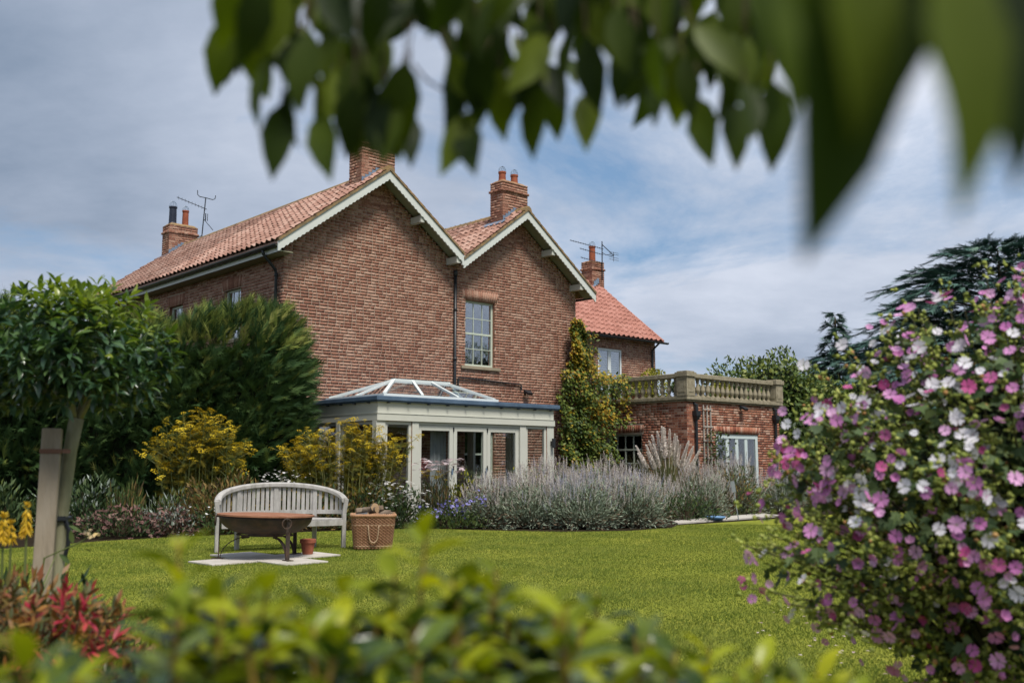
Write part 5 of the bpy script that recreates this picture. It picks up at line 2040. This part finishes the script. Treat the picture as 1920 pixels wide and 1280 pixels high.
M_TREE = mat('evergreen_leaf', [(.028, .055, .014), (.065, .105, .022), (.12, .17, .036)], rnd=.9, scale=.9, amt=.4, rough=.5, spec=.35, trans=.15)
M_TREEY = mat('evergreen_light_leaf', [(.11, .15, .025), (.18, .22, .04), (.25, .27, .06)], rnd=.9, scale=.9, amt=.4, rough=.5, spec=.35, trans=.2)
leafy_tree((10.4, 40.5, 0), [(0, 0, 3.3, 2.5), (-1.2, -.3, 3.0, 1.9), (1.6, 0, 3.0, 2.2), (.3, -.8, 4.1, 1.7), (3.1, .3, 2.7, 2.1), (-.6, -1.2, 1.6, 1.9), (1.6, -1.2, 1.5, 1.9)], 26000, .21,
           'dense rounded evergreen bush rising behind the brick extension', M_TREE, M_TREEY, .32, 2.2, name='evergreen_bush')
leafy_tree((15.3, 38, 0), [(0, 0, 1.9, 1.9), (-1.8, -.3, 1.5, 1.6), (1.7, 0, 1.9, 1.8), (3.4, 0, 1.5, 1.8)], 8000, .24,
           'dark lower hedge bush beyond the flowering mallow', M_TREE, M_DKGRN, .5, 1.6, name='evergreen_bush')

M_CED = mat('cedar_needles', [(.022, .06, .05), (.05, .105, .085), (.085, .15, .115)], rnd=.9, scale=.7, amt=.4, rough=.7, spec=.2, trans=.08)
M_CEDY = mat('cedar_young_needles', [(.07, .12, .09), (.11, .17, .13)], rnd=.9, scale=.7, amt=.4, rough=.7, spec=.2)


def conifer(loc, h, rbase, nb, label, droop, up0=.35, name='cedar_tree', z0=.8, pw=.75, ns=34, Ls=.42, gap=1.0):
    o = empty(name, loc, 0, label, 'tree')
    t = MB()
    t.tube([(0, 0, 0), (0, 0, h * .5), (0, 0, h * .98)], [.32, .2, .03], 8)
    P, D = [], []
    for i in range(nb):
        f = i / (nb - 1)
        z = z0 + (h - z0) * f
        L = rbase * (1 - f) ** pw * random.uniform(.75, 1.1) + .15
        a = i * 2.4 + random.gauss(0, .2)
        c, s = math.cos(a), math.sin(a)
        pts = []
        for q_ in range(6):
            r_ = L * q_ / 5
            pts.append((c * r_, s * r_, z + up0 * r_ - droop * r_ * r_ / max(L, .5)))
        t.tube(pts, [.07 * (1 - .15 * q_) * (1.15 - f) for q_ in range(6)], 4)
        k_ = max(8, int(ns * L / rbase * 2.1))
        for _ in range(k_):
            u = random.random() ** .7
            r_ = L * (.12 + .88 * u)
            side = random.gauss(0, .22) * L * (1.05 - u * .6)
            x, y = c * r_ - s * side, s * r_ + c * side
            P.append((x, y, z + up0 * r_ - droop * r_ * r_ / max(L, .5) + random.gauss(.03, .06)))
            D.append((c * 1.0 - s * (side * 1.4 / L + random.gauss(0, .35)), s + c * (side * 1.4 / L + random.gauss(0, .35)), up0 * .6 - droop * u * 1.6 + random.gauss(.1, .15)))
    t.build('trunk', M_TWIG, o)
    P, D = np.array(P), nrm(np.array(D))
    n_ = len(P)
    L_ = rng.uniform(.6, 1.25, n_) * Ls
    M = frames(P, D, np.c_[rng.normal(0, .3, (n_, 2)), np.ones(n_)], L_ * .75, L_)
    k_ = rng.random(n_) < .12
    joined('foliage', *spray(13, 1.0, 5, .075), M[~k_], M_CED, o)
    joined('foliage_tips', *spray(13, 1.0, 6, .075), M[k_], M_CEDY, o)
    return o


conifer((22.2, 44, 0), 11.1, 9.6, 115, 'large blue-green cedar with spreading tiers above the mallow', .40, .42, ns=88, Ls=.85, z0=2.5, pw=.5)
conifer((15.3, 46, 0), 8.3, 2.3, 70, 'small pointed conifer left of the big cedar', .55, .25, name='conifer_tree', ns=55, Ls=.55, pw=.85)
conifer((16.9, 45.3, 0), 7.2, 2.6, 60, 'lower conifer crowding the pointed one', .55, .25, name='conifer_tree', ns=50, Ls=.6, pw=.8)
# tall trees along the right-hand side of the garden, mirrored in the windows
for i_, (x, y, h_) in enumerate(((31, 16.5, 7.6), (33.5, 22, 8.6), (32, 28, 7.4), (36, 10, 8.8))):
    leafy_tree((x, y, 0), [(0, 0, h_ - 2.3, 2.4), (.3, -1.6, h_ - 3.4, 2.2), (-.3, 1.8, h_ - 3.2, 2.3), (0, 0, h_ - 4.6, 2.8), (0, -1.5, 2, 2.1), (0, 1.6, 2, 2.1)], 3800, .42,
               ('second broad garden tree facing the gable windows', 'tall broad garden tree between two lower ones opposite the gables', 'broad garden tree next in line to the cedar', 'spreading garden tree furthest from the cedar')[i_], M_TREE, M_TREEY, .2, 3.0, 'trees along the garden side opposite the gables')
# distant hedge line round the garden
M_FAR = mat('far_hedge_leaf', [(.02, .035, .012), (.05, .07, .02), (.08, .10, .03)], rnd=.9, scale=.2, amt=.4, rough=.9)
n = 9000
p = np.c_[rng.uniform(-120, 120, n), rng.normal(95, 3, n), np.abs(rng.normal(0, 2.0, n))]
p[:, 2] = np.minimum(p[:, 2] * (1 + .5 * np.sin(p[:, 0] * .11)), 3.2)
tag(joined('far_hedgerow', *LEAF4, frames(p, rdir(n) + [0, 0, .4], rdir(n), 1.1, 1.7), M_FAR), 'distant hedgerow across the fields', 'hedge', kind='stuff')

# ------------------------------------------------------------------ near planting
M_MALL = mat('mallow_leaf', [(.03, .055, .02), (.065, .105, .034), (.12, .165, .05)], rnd=.9, scale=4, amt=.3, rough=.6, spec=.3, trans=.2)
M_MALLB = mat('mallow_bud', [(.14, .18, .03), (.27, .32, .06), (.40, .42, .11)], rnd=.9, scale=4, amt=.3, rough=.7, trans=.15)
M_MALLO = mat('withered_bud', [(.30, .15, .05), (.45, .26, .10)], rnd=.9, scale=4, amt=.3, rough=.8)
M_PINK = mat('mallow_pink_petal', [(.50, .15, .40), (.64, .27, .54), (.74, .44, .67)], rnd=.9, scale=30, amt=.25, rough=.6, spec=.2, trans=.3)
M_MAG = mat('mallow_deep_petal', [(.36, .045, .17), (.50, .09, .26), (.56, .16, .36)], rnd=.9, scale=30, amt=.25, rough=.6, spec=.2, trans=.3)
M_MWH = mat('mallow_white_petal', [(.66, .62, .67), (.80, .78, .82)], rnd=.9, scale=30, amt=.3, rough=.6, spec=.2, trans=.3)

mc = np.array([2.32, 4.35, 0])
mal = empty('mallow_bush', mc, 0, 'tall flowering mallow bush covered in pink and white blooms', 'shrub')


def mallow_flower(open_=1.0, seed=1):
    q_ = random.Random(seed)
    vs_, fs_ = [], []
    for i in range(5):
        a = i * 2 * math.pi / 5 + q_.uniform(-.1, .1)
        c, s = math.cos(a), math.sin(a)
        cup = .55 if open_ < .9 else .22
        b0 = len(vs_)
        prof = [(.08, 0, .0), (.45, -.31, .8), (.45, .31, .8), (.50, 0, .55), (.90, -.47, 1.0), (.88, 0, .85), (.90, .47, 1.0), (1.03, -.24, 1.0), (1.03, .24, 1.0)]
        for r_, t, zf in prof:
            rr_ = r_ * (1 if open_ > .9 else .72)
            vs_.append((c * rr_ - s * t, s * rr_ + c * t, cup * r_ * zf + q_.uniform(-.03, .03)))
        fs_ += [tuple(b0 + k_ for k_ in f) for f in ((0, 3, 1), (0, 2, 3), (1, 3, 5, 4), (3, 2, 6, 5), (4, 5, 7), (5, 6, 8))]
    return vs_, fs_


# outline of the bush in metres at its own depth: half-ellipsoid with arching shoots
def mal_pts(n, shell=.25):
    d_ = rdir(n)
    d_[:, 1] = -np.abs(d_[:, 1]) * np.where(rng.random(n) < .85, 1, -1)
    lump = 1 + .09 * np.sin(d_[:, 0] * 9 + d_[:, 2] * 7) + .08 * np.sin(d_[:, 2] * 11 + d_[:, 1] * 6)
    rr_ = (1 - shell * rng.random(n) ** 1.5) * lump
    p_ = d_ * np.array([1.12, .92, 1.0]) * rr_[:, None]
    p_[:, 2] *= np.where(p_[:, 2] > 0, 1 - .34 * np.clip(-p_[:, 0] / 1.0, 0, 1), 1)
    p_[:, 2] += 1.12
    # leans out towards the lawn at mid-height, narrower at the foot
    p_[:, 0] -= .13 * np.exp(-((p_[:, 2] - .95) / .4) ** 2) * (p_[:, 0] < 0)
    foot = np.clip((.75 - p_[:, 2]) / .75, 0, 1)
    p_[:, 0] += foot * .26
    return p_, d_


# dark leafy inside
n = 3800
p, d = mal_pts(n, .5)
p = (p - [0, 0, 1.1]) * .93 + [0, 0, 1.1]
k = p[:, 2] > .05
p, d = p[k], d[k]
MLEAF = ([(0, 0, 0), (-.5, .15, .08), (-.34, .42, .02), (-.52, .66, .04), (-.16, .62, 0), (0, 1.05, -.12), (.16, .62, 0), (.52, .66, .04), (.34, .42, .02), (.5, .15, .08)],
         [(0, 2, 1), (0, 4, 3, 2), (0, 6, 5, 4), (0, 8, 7, 6), (0, 9, 8)])
LM_ = frames(p, nrm(d * .7 + rdir(len(p)) * .6 + [0, 0, -.25]), nrm(d * .8 + rdir(len(p)) * .5 + [0, 0, .5]), rng.uniform(.035, .065, len(p)), rng.uniform(.04, .075, len(p)))
scatter('leaf', 'foliage', *MLEAF, LM_, M_MALL, mal, 300, root=mal)
# arching shoots carry the buds and flowers
st = MB()
bud, fpos, fdir = [], [], []
n_sh = 380
sp_, sdv = mal_pts(n_sh, .12)
extra = []                                     # long loose shoots reaching over the lawn
for x, y, Y in ((1392, 1020, 4.15), (1398, 1100, 4.1), (1405, 945, 4.2), (1440, 1000, 4.1), (1430, 930, 4.25), (1470, 1130, 4.05), (1452, 865, 4.25), (1530, 745, 4.2), (1505, 800, 4.15), (1545, 700, 4.3), (1580, 650, 4.3), (1600, 690, 4.2), (1700, 570, 4.4), (1660, 600, 4.3), (1770, 540, 4.3), (1850, 520, 4.3), (1905, 505, 4.3), (1545, 1165, 3.95), (1585, 1180, 3.9)):
    extra.append(at_depth(x, y, Y) - mc)
tips = [(t, sdv[i], False) for i, t in enumerate(sp_) if t[2] > .25] + [(t, nrm(t - np.array([0, 0, 1.1])), True) for t in extra]
for tip, dv, lng in tips:
    root = np.array([tip[0] * .18, tip[1] * .18, max(.05, tip[2] * .25)])
    mid = (root + tip) / 2 + np.array([0, 0, .16 if tip[2] < 1.6 else .05])
    st.tube([tuple(root), tuple(mid), tuple(tip)], [.008, .006, .002], 4)
    for _ in range(34 if not lng else 34):
        f = random.uniform(.55, 1.03)
        pb = (1 - f) * (1 - f) * root + 2 * f * (1 - f) * mid + f * f * tip
        bud.append(pb + rng.normal(0, .022, 3))
    for _ in range(random.choice((1, 2, 2, 3))):
        f = random.uniform(.70, 1.02)
        pb = (1 - f) * (1 - f) * root + 2 * f * (1 - f) * mid + f * f * tip
        fpos.append(pb + rng.normal(0, .03, 3))
        fdir.append(nrm(dv * .8 + rng.normal(0, .55, 3) + np.array([-.15, -.45, .1])))
st.build('stems', mat('mallow_stem', [(.05, .055, .025), (.11, .10, .045)], rough=.8), mal)['kind'] = 'stuff'
bud = np.array(bud)
bud = bud[(bud[:, 2] > .95) | (bud[:, 0] < -.35) | (rng.random(len(bud)) < .35)]
nb_ = len(bud)
dry = rng.random(nb_) < .07
BS = rng.uniform(.006, .0115, nb_)
M_ = frames(bud, rdir(nb_), rdir(nb_), BS, BS * 1.25)
joined('buds', *ico(), M_[~dry], M_MALLB, mal, smooth=True)
joined('withered_buds', *ico(), M_[dry], M_MALLO, mal, smooth=True)
# small bracts round the buds
M_ = frames(bud, rdir(nb_), rdir(nb_), .016, .030)
joined('bracts', *LEAF4, M_, M_MALLB, mal)
# extra blooms over the face of the bush
p, d = mal_pts(820, .05)
p = (p - [0, 0, 1.1]) * 1.03 + [0, 0, 1.1]
for a_, b_ in zip(p, d):
    if a_[2] > .2:
        fpos.append(a_)
        fdir.append(nrm(b_ * .8 + rng.normal(0, .5, 3) + np.array([-.1, -.35, .1])))
fpos, fdir = np.array(fpos), np.array(fdir)
nf = len(fpos)
s = rng.uniform(.015, .031, nf)
FM = frames(fpos, nrm(np.cross(fdir, rdir(nf))), fdir, s, s)
# white blooms sit mostly in the middle left of the bush
wprob = .12 + .42 * np.exp(-(((fpos[:, 0] + .62) / .38) ** 2 + ((fpos[:, 2] - 1.35) / .5) ** 2))
r_ = rng.random(nf)
wh = r_ < wprob
mg = (~wh) & (rng.random(nf) < .13)
pk = ~wh & ~mg
for i, (sel, m_) in enumerate(((wh, M_MWH), (mg, M_MAG), (pk, M_PINK))):
    idx = np.where(sel)[0]
    h_ = len(idx) // 3
    scatter('bloom', 'blooms', *mallow_flower(1.0, i + 1), FM[idx[h_:]], m_, mal, 130, smooth=True, root=mal)
    scatter('bloom', 'blooms', *mallow_flower(.6, i + 7), FM[idx[:h_]], m_, mal, 60, smooth=True, root=mal)
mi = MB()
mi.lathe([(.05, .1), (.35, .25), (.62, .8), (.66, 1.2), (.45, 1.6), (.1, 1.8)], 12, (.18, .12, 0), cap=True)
mi.build('shade_core', M_DEEP, mal)  # added dark core, keeps light from passing through the bush

# white wrought-iron scrollwork glimpsed behind the mallow
wi = empty('iron_garden_chair', at_ground(1610, 985), R(20), 'white wrought-iron garden chair with a scrolled back half hidden by the mallow', 'chair')
sc_ = (np.linalg.norm(at_ground(1610, 985)[:2])) / 1840
wire = M_WHITE
q = MB()
def scroll(cx, cz, r_, a0, turns, sg):
    return [(cx + sg * r_ * (1 - .7 * t) * math.cos(a0 + turns * 2 * math.pi * t), 0, cz + r_ * (1 - .7 * t) * math.sin(a0 + turns * 2 * math.pi * t)) for t in np.linspace(0, 1, 26)]
for cx, cz, sg in ((-.14, .95, 1), (.14, .95, -1), (-.12, .68, 1), (.12, .68, -1)):
    q.tube(scroll(cx, cz, .11, 1.57, 1.3, sg), .007, 5)
q.tube([(-.25, 0, .42), (-.26, 0, .9), (-.15, 0, 1.12), (0, 0, 1.20), (.15, 0, 1.12), (.26, 0, .9), (.25, 0, .42)], .011, 6)
q.tube([(0, 0, .42), (0, 0, 1.28)], .008, 5)
q.build('back', wire, wi)
q = MB()
q.tube([(.25 * math.cos(a), -.22 + .23 * math.sin(a), .42) for a in np.linspace(0, 2 * math.pi, 20, endpoint=False)], .012, 6, closed=True)
for x in (-.16, -.08, 0, .08, .16):
    q.tube([(x, -.40, .42), (x, -.02, .42)], .006, 4)
q.build('seat', wire, wi)
for x, y in ((-.2, -.38), (.2, -.38), (-.22, -.02), (.22, -.02)):
    MB().tube([(x, y, .42), (x * 1.15, y * 1.05, 0)], .010, 5).build('leg', wire, wi)

# red-hot pokers
M_POKE = mat('poker_floret', [(.42, .24, .01), (.60, .38, .015), (.66, .46, .04)], rnd=.9, scale=20, amt=.3, rough=.6, trans=.25)
M_STRAP = mat('strap_leaf', [(.035, .06, .018), (.075, .11, .03), (.14, .17, .05)], rnd=.9, scale=4, amt=.3, rough=.5, trans=.2)


def poker(x, y0, y1, Y, lab):
    tp, bt = at_depth(x, y0, Y), at_depth(x, y1, Y)
    o = empty('poker_flower', (tp[0], Y, 0), 0, lab, 'flower')
    hh = tp[2] - bt[2]
    n_ = 150
    f = rng.random(n_)
    a = rng.uniform(0, 6.28, n_)
    out = np.c_[np.cos(a), np.sin(a), np.zeros(n_)]
    rad_ = .020 * np.sqrt(np.clip(1.05 - f, .02, 1))
    p_ = out * rad_[:, None] * .4 + np.c_[np.zeros((n_, 2)), bt[2] + f * hh]
    dd = nrm(out * 1.0 + np.c_[np.zeros((n_, 2)), np.where(f > .8, .9, -1.1)])
    scatter('floret', 'florets', *BEND, frames(p_, dd, rdir(n_), .007, .036 * (1.15 - .6 * f)), M_POKE, o, 300)
    MB().tube([(.02, 0, 0), (.01, 0, bt[2] * .6), (0, 0, tp[2] - .02)], [.008, .007, .005], 6).build('stem', M_STEMG, o)
    n_ = 26
    a = rng.uniform(0, 6.28, n_)
    d_ = np.c_[np.cos(a) * .55, np.sin(a) * .55, np.ones(n_)]
    scatter('strap_leaf', 'strap_leaves', *BEND, frames(np.zeros((n_, 3)), d_, np.c_[-np.cos(a), -np.sin(a), np.full(n_, .2)], .022, rng.uniform(.5, 1.0, n_), .6), M_STRAP, o, 300)


poker(52, 943, 998, 4.6, 'taller yellow poker flower closest to the wooden stake')
poker(8, 962, 1010, 4.5, 'shorter yellow poker flower further from the wooden stake')
poker(22, 975, 1012, 4.9, 'small yellow poker flower half hidden behind the other two')

# heavenly bamboo with red tips
M_NAND = mat('nandina_leaf', [(.03, .045, .012), (.09, .085, .02), (.20, .10, .025), (.22, .06, .03)], rnd=.9, scale=5, amt=.35, rough=.5, spec=.35, trans=.25)
M_NANR = mat('nandina_red_leaf', [(.24, .016, .028), (.42, .028, .055), (.45, .08, .06)], rnd=.9, scale=5, amt=.3, rough=.5, spec=.35, trans=.3)
M_NANO = mat('nandina_orange_leaf', [(.20, .09, .02), (.34, .15, .03), (.30, .20, .05)], rnd=.9, scale=5, amt=.3, rough=.5, spec=.35, trans=.3)
nc = np.array([-1.78, 3.6, 0])
nan_ = empty('nandina', nc, 0, 'low nandina with green, orange and crimson leaves beside the stake', 'shrub')
P, D, G = [], [], []
for i in range(260):
    d_ = nrm(rng.normal(size=3))
    d_[2] = abs(d_[2])
    tip = d_ * np.array([.52, .42, .36]) * rng.uniform(.7, 1.05) + np.array([0, 0, .50])
    ax = nrm(d_ + np.array([0, 0, .5]) + rng.normal(0, .3, 3))
    px = 960 + 1840 * (nc[0] + tip[0]) / (nc[1] + tip[1])
    if px > 40 and d_[0] > .2 and tip[2] > .60 and random.random() < .30:
        g_ = 1
    elif random.random() < .28 * (.3 + d_[2]):
        g_ = 2
    else:
        g_ = 0
    for k_ in range(11):
        t = k_ / 11
        P.append(tip - ax * .11 * (1 - t))
        D.append(nrm(ax * (.35 + .6 * t) + nrm(rng.normal(size=3)) * .75))
        G.append(g_)
P, D, G = np.array(P), np.array(D), np.array(G)
s = rng.uniform(.036, .068, len(P))
NM = frames(P, D, rdir(len(P)) * .6 + [0, 0, 1], s * .28, s)
for g_, m_, k_, nm in ((0, M_NAND, 140, 'foliage'), (1, M_NANR, 90, 'crimson_foliage'), (2, M_NANO, 70, 'orange_foliage')):
    if (G == g_).any():
        scatter('leaf', nm, *LEAF, NM[G == g_], m_, nan_, k_, smooth=True, root=nan_)
q = MB()
for i in range(16):
    a = random.uniform(0, 6.28)
    q.tube([(math.cos(a) * .08, math.sin(a) * .08, 0), (math.cos(a) * .2, math.sin(a) * .16, .4), (math.cos(a) * .34, math.sin(a) * .26, .72)], [.007, .005, .003], 4)
q.build('stems', M_TWIG, nan_)['kind'] = 'stuff'
mound('dark_shrub', 'dark leafy ground cover below the nandina and poker flowers', 'shrub', (-2.35, 4.6, 0), (.95, .7, .60), 2600, .10, .32, M_DKGRN, M_NAND, .25)
mound('dark_shrub', 'dark green low foliage in front of the nandina', 'shrub', (-1.15, 3.3, 0), (.8, .55, .52), 2200, .085, .34, M_DKGRN, M_MIDGRN, .2)
wp = mound('alyssum', 'low silvery edging plant with tiny white flowers at the near lawn edge', 'plant', (-1.30, 4.35, 0), (.55, .3, .34), 1300, .05, .3, M_SILVER, M_DKGRN, .6)
heads(wp, np.c_[rng.uniform(-.4, .5, 40), rng.uniform(-.25, .25, 40), rng.uniform(.22, .36, 40)], FL5, .013, M_WHITEF, tilt=.5)
lt_ = empty('lantana', (-2.36, 5.05, 0), 0, 'single cream and yellow flower cluster on a long stem right of the stake', 'flower')
fl = at_depth(172, 1000, 5.05) - np.array([-2.36, 5.05, 0])
MB().tube([(-.05, 0, .3), (.0, 0, fl[2] - .12), (fl[0] - .05, 0, fl[2] - .04), (fl[0], fl[1], fl[2])], [.006, .005, .004, .003], 5).build('stem', M_STEMG, lt_)
n = 22
scatter('floret', 'florets', *FL5, frames(fl + rdir(n) * [.035, .03, .02], rdir(n), rdir(n) * .5 + [0, -.5, .8], .010, .010), mat('cream_floret', [(.62, .45, .14), (.72, .58, .38)], rnd=.9, rough=.7), lt_, 300)
scatter('leaf', 'leaves', *LEAF, frames(fl + np.array([[-.05, 0, .02], [-.09, 0, -.05], [.0, .0, -.09], [-.12, .0, .04], [-.16, 0, -.1]]), rdir(5) * .5 + [.3, -.2, 0], rdir(5) * .3 + [0, -.4, 1], .035, .075), M_MIDGRN, lt_, 300, smooth=True)

# ------------------------------------------------------------------ out-of-focus shrub just below the camera
M_FG = mat('photinia_leaf', [(.007, .022, .008), (.020, .046, .010), (.085, .13, .014), (.20, .23, .018)], rnd=.7, scale=5, amt=.25, rough=.2, spec=.7, trans=.28, tint=(1.5, 1.5, .4))
M_FGY = mat('young_photinia_leaf', [(.15, .20, .008), (.28, .32, .010), (.42, .42, .016)], rnd=.8, scale=5, amt=.25, rough=.34, spec=.35, trans=.38, tint=(1.3, 1.3, .4))
fg = empty('foreground_shrub', (-.25, 1.45, 0), 0, 'glossy evergreen shrub with yellow-green young leaves across the lawn from the bench', 'shrub')
fo = np.array([-.25, 1.45, 0])
shoots = [(335, 1015, 1.30, 1), (800, 990, 1.28, 1), (505, 1075, 1.35, 1), (640, 1100, 1.45, 1), (1120, 1110, 1.6, 0), (930, 1065, 1.4, 1), (740, 1075, 1.3, 1), (420, 1110, 1.2, 1), (60, 1225, 1.0, 0), (10, 1190, .95, 1),
          (1040, 1120, 1.5, 1), (1190, 1190, 1.5, 0), (1330, 1215, 1.45, 1), (1420, 1240, 1.4, 1), (1530, 1260, 1.5, 1), (1260, 1225, 1.5, 0), (590, 1130, 1.2, 1), (860, 1120, 1.3, 1), (1000, 1180, 1.4, 0)]
for i in range(210):
    x = random.uniform(-60, 1640) if random.random() < .6 else random.uniform(250, 1150)
    lim = 1112 + 28 * math.sin(x * .013) if x < 1080 else 1150 + (x - 1080) * .24
    if x < 300:
        lim = 1255
    shoots.append((x, lim + (1400 - lim) * random.random() ** 1.3, random.uniform(1.05, 1.65), 1 if random.random() < .26 else 0))
P, D, S, G = [], [], [], []
for i in range(120):
    x = random.uniform(-80, 1500)
    shoots.append((x, random.uniform(1200 + max(0, x - 1100) * .15, 1420) + (60 if x < 300 else 0), random.uniform(1.5, 1.95), 0))
st = MB()
for (x, y, Y, yg) in shoots:
    Y *= 1.04
    tip = at_depth(x, y, Y) - fo
    ax = nrm(np.array([random.gauss(0, .14), random.gauss(0, .14), 1.0]))
    st.tube([tuple(tip - ax * .34), tuple(tip - ax * .15), tuple(tip)], [.0045, .004, .002], 5)
    s1 = nrm(np.cross(ax, rng.normal(size=3)))
    s2 = np.cross(ax, s1)
    n_ = 10
    for k_ in range(n_):
        t = k_ / n_
        a = k_ * 2.4
        out = s1 * math.cos(a) + s2 * math.sin(a)
        P.append(tip - ax * (1 - t) * .13)
        D.append(nrm(out * (1 - .45 * t) + ax * (.05 + .6 * t)))
        S.append(random.uniform(.066, .098) * (1 - .35 * t))
        G.append(1 if (yg and t > .3) or (t > .75 and random.random() < .6) else 0)
P, D, S, G = np.array(P), np.array(D), np.array(S), np.array(G)
FM = frames(P, D, np.c_[rng.normal(0, .3, (len(P), 2)), np.ones(len(P))], S * .44, S, S * 1.1)
cdist = np.argsort(np.linalg.norm(P + fo - C0, axis=1))
vis = P[:, 2] > .62
for g_, m_, k_, nm in ((0, M_FG, 170, 'foliage'), (1, M_FGY, 130, 'young_foliage')):
    sel = np.where((G == g_))[0]
    o_ = np.argsort(-P[sel, 2])
    scatter('leaf', nm, *LEAF, FM[sel], m_, fg, k_, smooth=True, order=o_)
st.build('stems', mat('photinia_stem', [(.14, .09, .02), (.24, .15, .03)], rough=.6), fg)['kind'] = 'stuff'
q = MB()
for x, y in ((-.5, .0), (-.15, .1), (.2, .05), (.55, .1), (-.8, -.1)):
    q.tube([(x * .3, y * .3, 0), (x * .8, y, .5), (x, y, .85)], [.02, .012, .005], 6)
q.build('branches', M_TWIG, fg)

# ------------------------------------------------------------------ out-of-focus branch hanging into the top of the view
M_TOP = mat('cherry_leaf', [(.008, .018, .006), (.03, .052, .008), (.075, .11, .010), (.14, .18, .014)], rnd=.9, scale=6, amt=.25, rough=.5, spec=.25, trans=.45, tint=(1.6, 1.7, .35))
tbz = empty('overhanging_branch', (0.35, 1.5, 0), 0, 'leafy dark green cherry branch hanging overhead above the glossy shrub', 'branch')
to = np.array([.35, 1.5, 0])
tipsl = [(404, 176, 1.25), (464, 232, 1.2), (510, 328, 1.22), (545, 280, 1.25), (612, 326, 1.2), (655, 292, 1.22), (700, 290, 1.18), (735, 300, 1.22), (774, 302, 1.25), (827, 318, 1.22), (884, 314, 1.2), (939, 264, 1.3), (987, 300, 1.25),
         (1050, 262, 1.35), (1098, 270, 1.25), (1150, 190, 1.3), (1194, 240, 1.55), (1240, 225, 1.2), (1273, 242, 1.25), (1328, 300, 1.2), (1388, 312, 1.2), (1453, 318, 1.15), (1420, 250, 1.1), (1360, 230, 1.2), (440, 130, 1.3), (560, 200, 1.25), (600, 240, 1.25),
         (650, 240, 1.2), (720, 250, 1.2), (760, 260, 1.25), (850, 250, 1.25), (900, 240, 1.2), (690, 180, 1.25), (640, 170, 1.3), (590, 150, 1.25), (530, 110, 1.25), (500, 190, 1.3), (648, 290, 1.2), (668, 298, 1.22), (690, 288, 1.2), (712, 302, 1.18), (730, 294, 1.2), (745, 286, 1.22), (672, 270, 1.25), (705, 266, 1.25), (727, 262, 1.24), (655, 262, 1.26), (1000, 230, 1.25), (1060, 200, 1.3), (1120, 210, 1.2), (1300, 220, 1.2), (955, 215, 1.3), (880, 160, 1.35), (1010, 150, 1.3)]
for i in range(190):
    x = random.uniform(400, 1480)
    lim = 210 if 540 < x < 705 or x > 860 else 150
    if 715 < x < 850:
        lim = 90
    tipsl.append((x, random.uniform(-60, lim), random.uniform(1.1, 1.45)))
for i in range(45):
    tipsl.append((random.uniform(430, 1480), random.uniform(-70, 85), random.uniform(1.2, 1.5)))
P, D, S = [], [], []
for (x, y, Y) in tipsl:
    Y *= .95
    tip = at_depth(x, y, Y) - to
    L = random.uniform(.072, .102)
    d_ = nrm(np.array([random.gauss(0, .34 if y < 220 else .18) if x > 470 else random.gauss(-.12, .06), random.gauss(0, .3), -1.0]))
    P.append(tip - d_ * L * 1.04)
    D.append(d_)
    S.append(L)
big = [(1556, 468, .50, .185, (-.10, 0, -1)), (1868, 376, .46, .150, (.12, 0, -1)), (1640, 250, .48, .12, (.02, 0, -1)), (1950, 330, .48, .13, (.1, 0, -1)), (1800, 180, .5, .11, (.05, 0, -1)), (1720, 130, .52, .11, (-.1, 0, -1)),
       (1500, 200, .62, .11, (-.06, 0, -1)), (1590, 330, .55, .12, (.06, 0, -1)), (1900, 200, .5, .12, (0, 0, -1)), (1540, 80, .5, .11, (.1, 0, -1)), (1690, 40, .5, .11, (.2, 0, -1)), (1850, 60, .5, .11, (.3, 0, -1)), (1480, 60, .7, .11, (0, 0, -1)), (1600, 150, .5, .12, (-.15, 0, -1)), (1960, 120, .5, .12, (.1, 0, -1)), (1440, 110, .8, .11, (0, 0, -1))]
for (x, y, Y, L, d_) in big:
    Y, L = Y * .85, L * .85
    d_ = nrm(np.array(d_, float) + rng.normal(0, .05, 3))
    tip = at_depth(x, y, Y) - to
    P.append(tip - d_ * L * 1.04)
    D.append(d_)
    S.append(L)
P, D, S = np.array(P), np.array(D), np.array(S)
wob = np.r_[np.where(np.arange(len(tipsl)) < 54, .35, .85), np.full(len(big), .25)]
face = np.c_[rng.normal(0, 1, len(P)) * wob, -np.ones(len(P)), rng.normal(.1, .3, len(P))]
TM_ = frames(P, D, face, S * np.r_[np.full(len(tipsl), .45), np.full(len(big), .36)], S, S * .7)
scatter('leaf', 'leaves', *LEAF, TM_, M_TOP, tbz, 300, smooth=True)
q = MB()
m1 = [at_depth(x, y, Y) - to for x, y, Y in ((2300, -420, .6), (1900, -200, .72), (1500, -160, 1.0), (1100, -140, 1.25), (800, -90, 1.3), (560, -60, 1.3), (430, -50, 1.3))]
q.tube([tuple(p) for p in m1], [.016, .013, .010, .008, .006, .004, .002], 7)
m2 = [at_depth(x, y, Y) - to for x, y, Y in ((1000, -130, 1.27), (930, 60, 1.26), (855, 185, 1.24), (800, 150, 1.22), (775, 120, 1.22))]
q.tube([tuple(p) for p in m2], [.003, .0025, .002, .0018, .0015], 5)
q.build('twig', M_TWIG, tbz, smooth=True)
# leaf stalks tie each leaf to the branch
q = MB()
for p_, d_ in zip(P, D):
    q.tube([tuple(p_), tuple(p_ - d_ * .02 + np.array([0, .0, .03]))], .0014, 3)
q.build('leaf_stalks', M_TWIG, tbz)['kind'] = 'stuff'
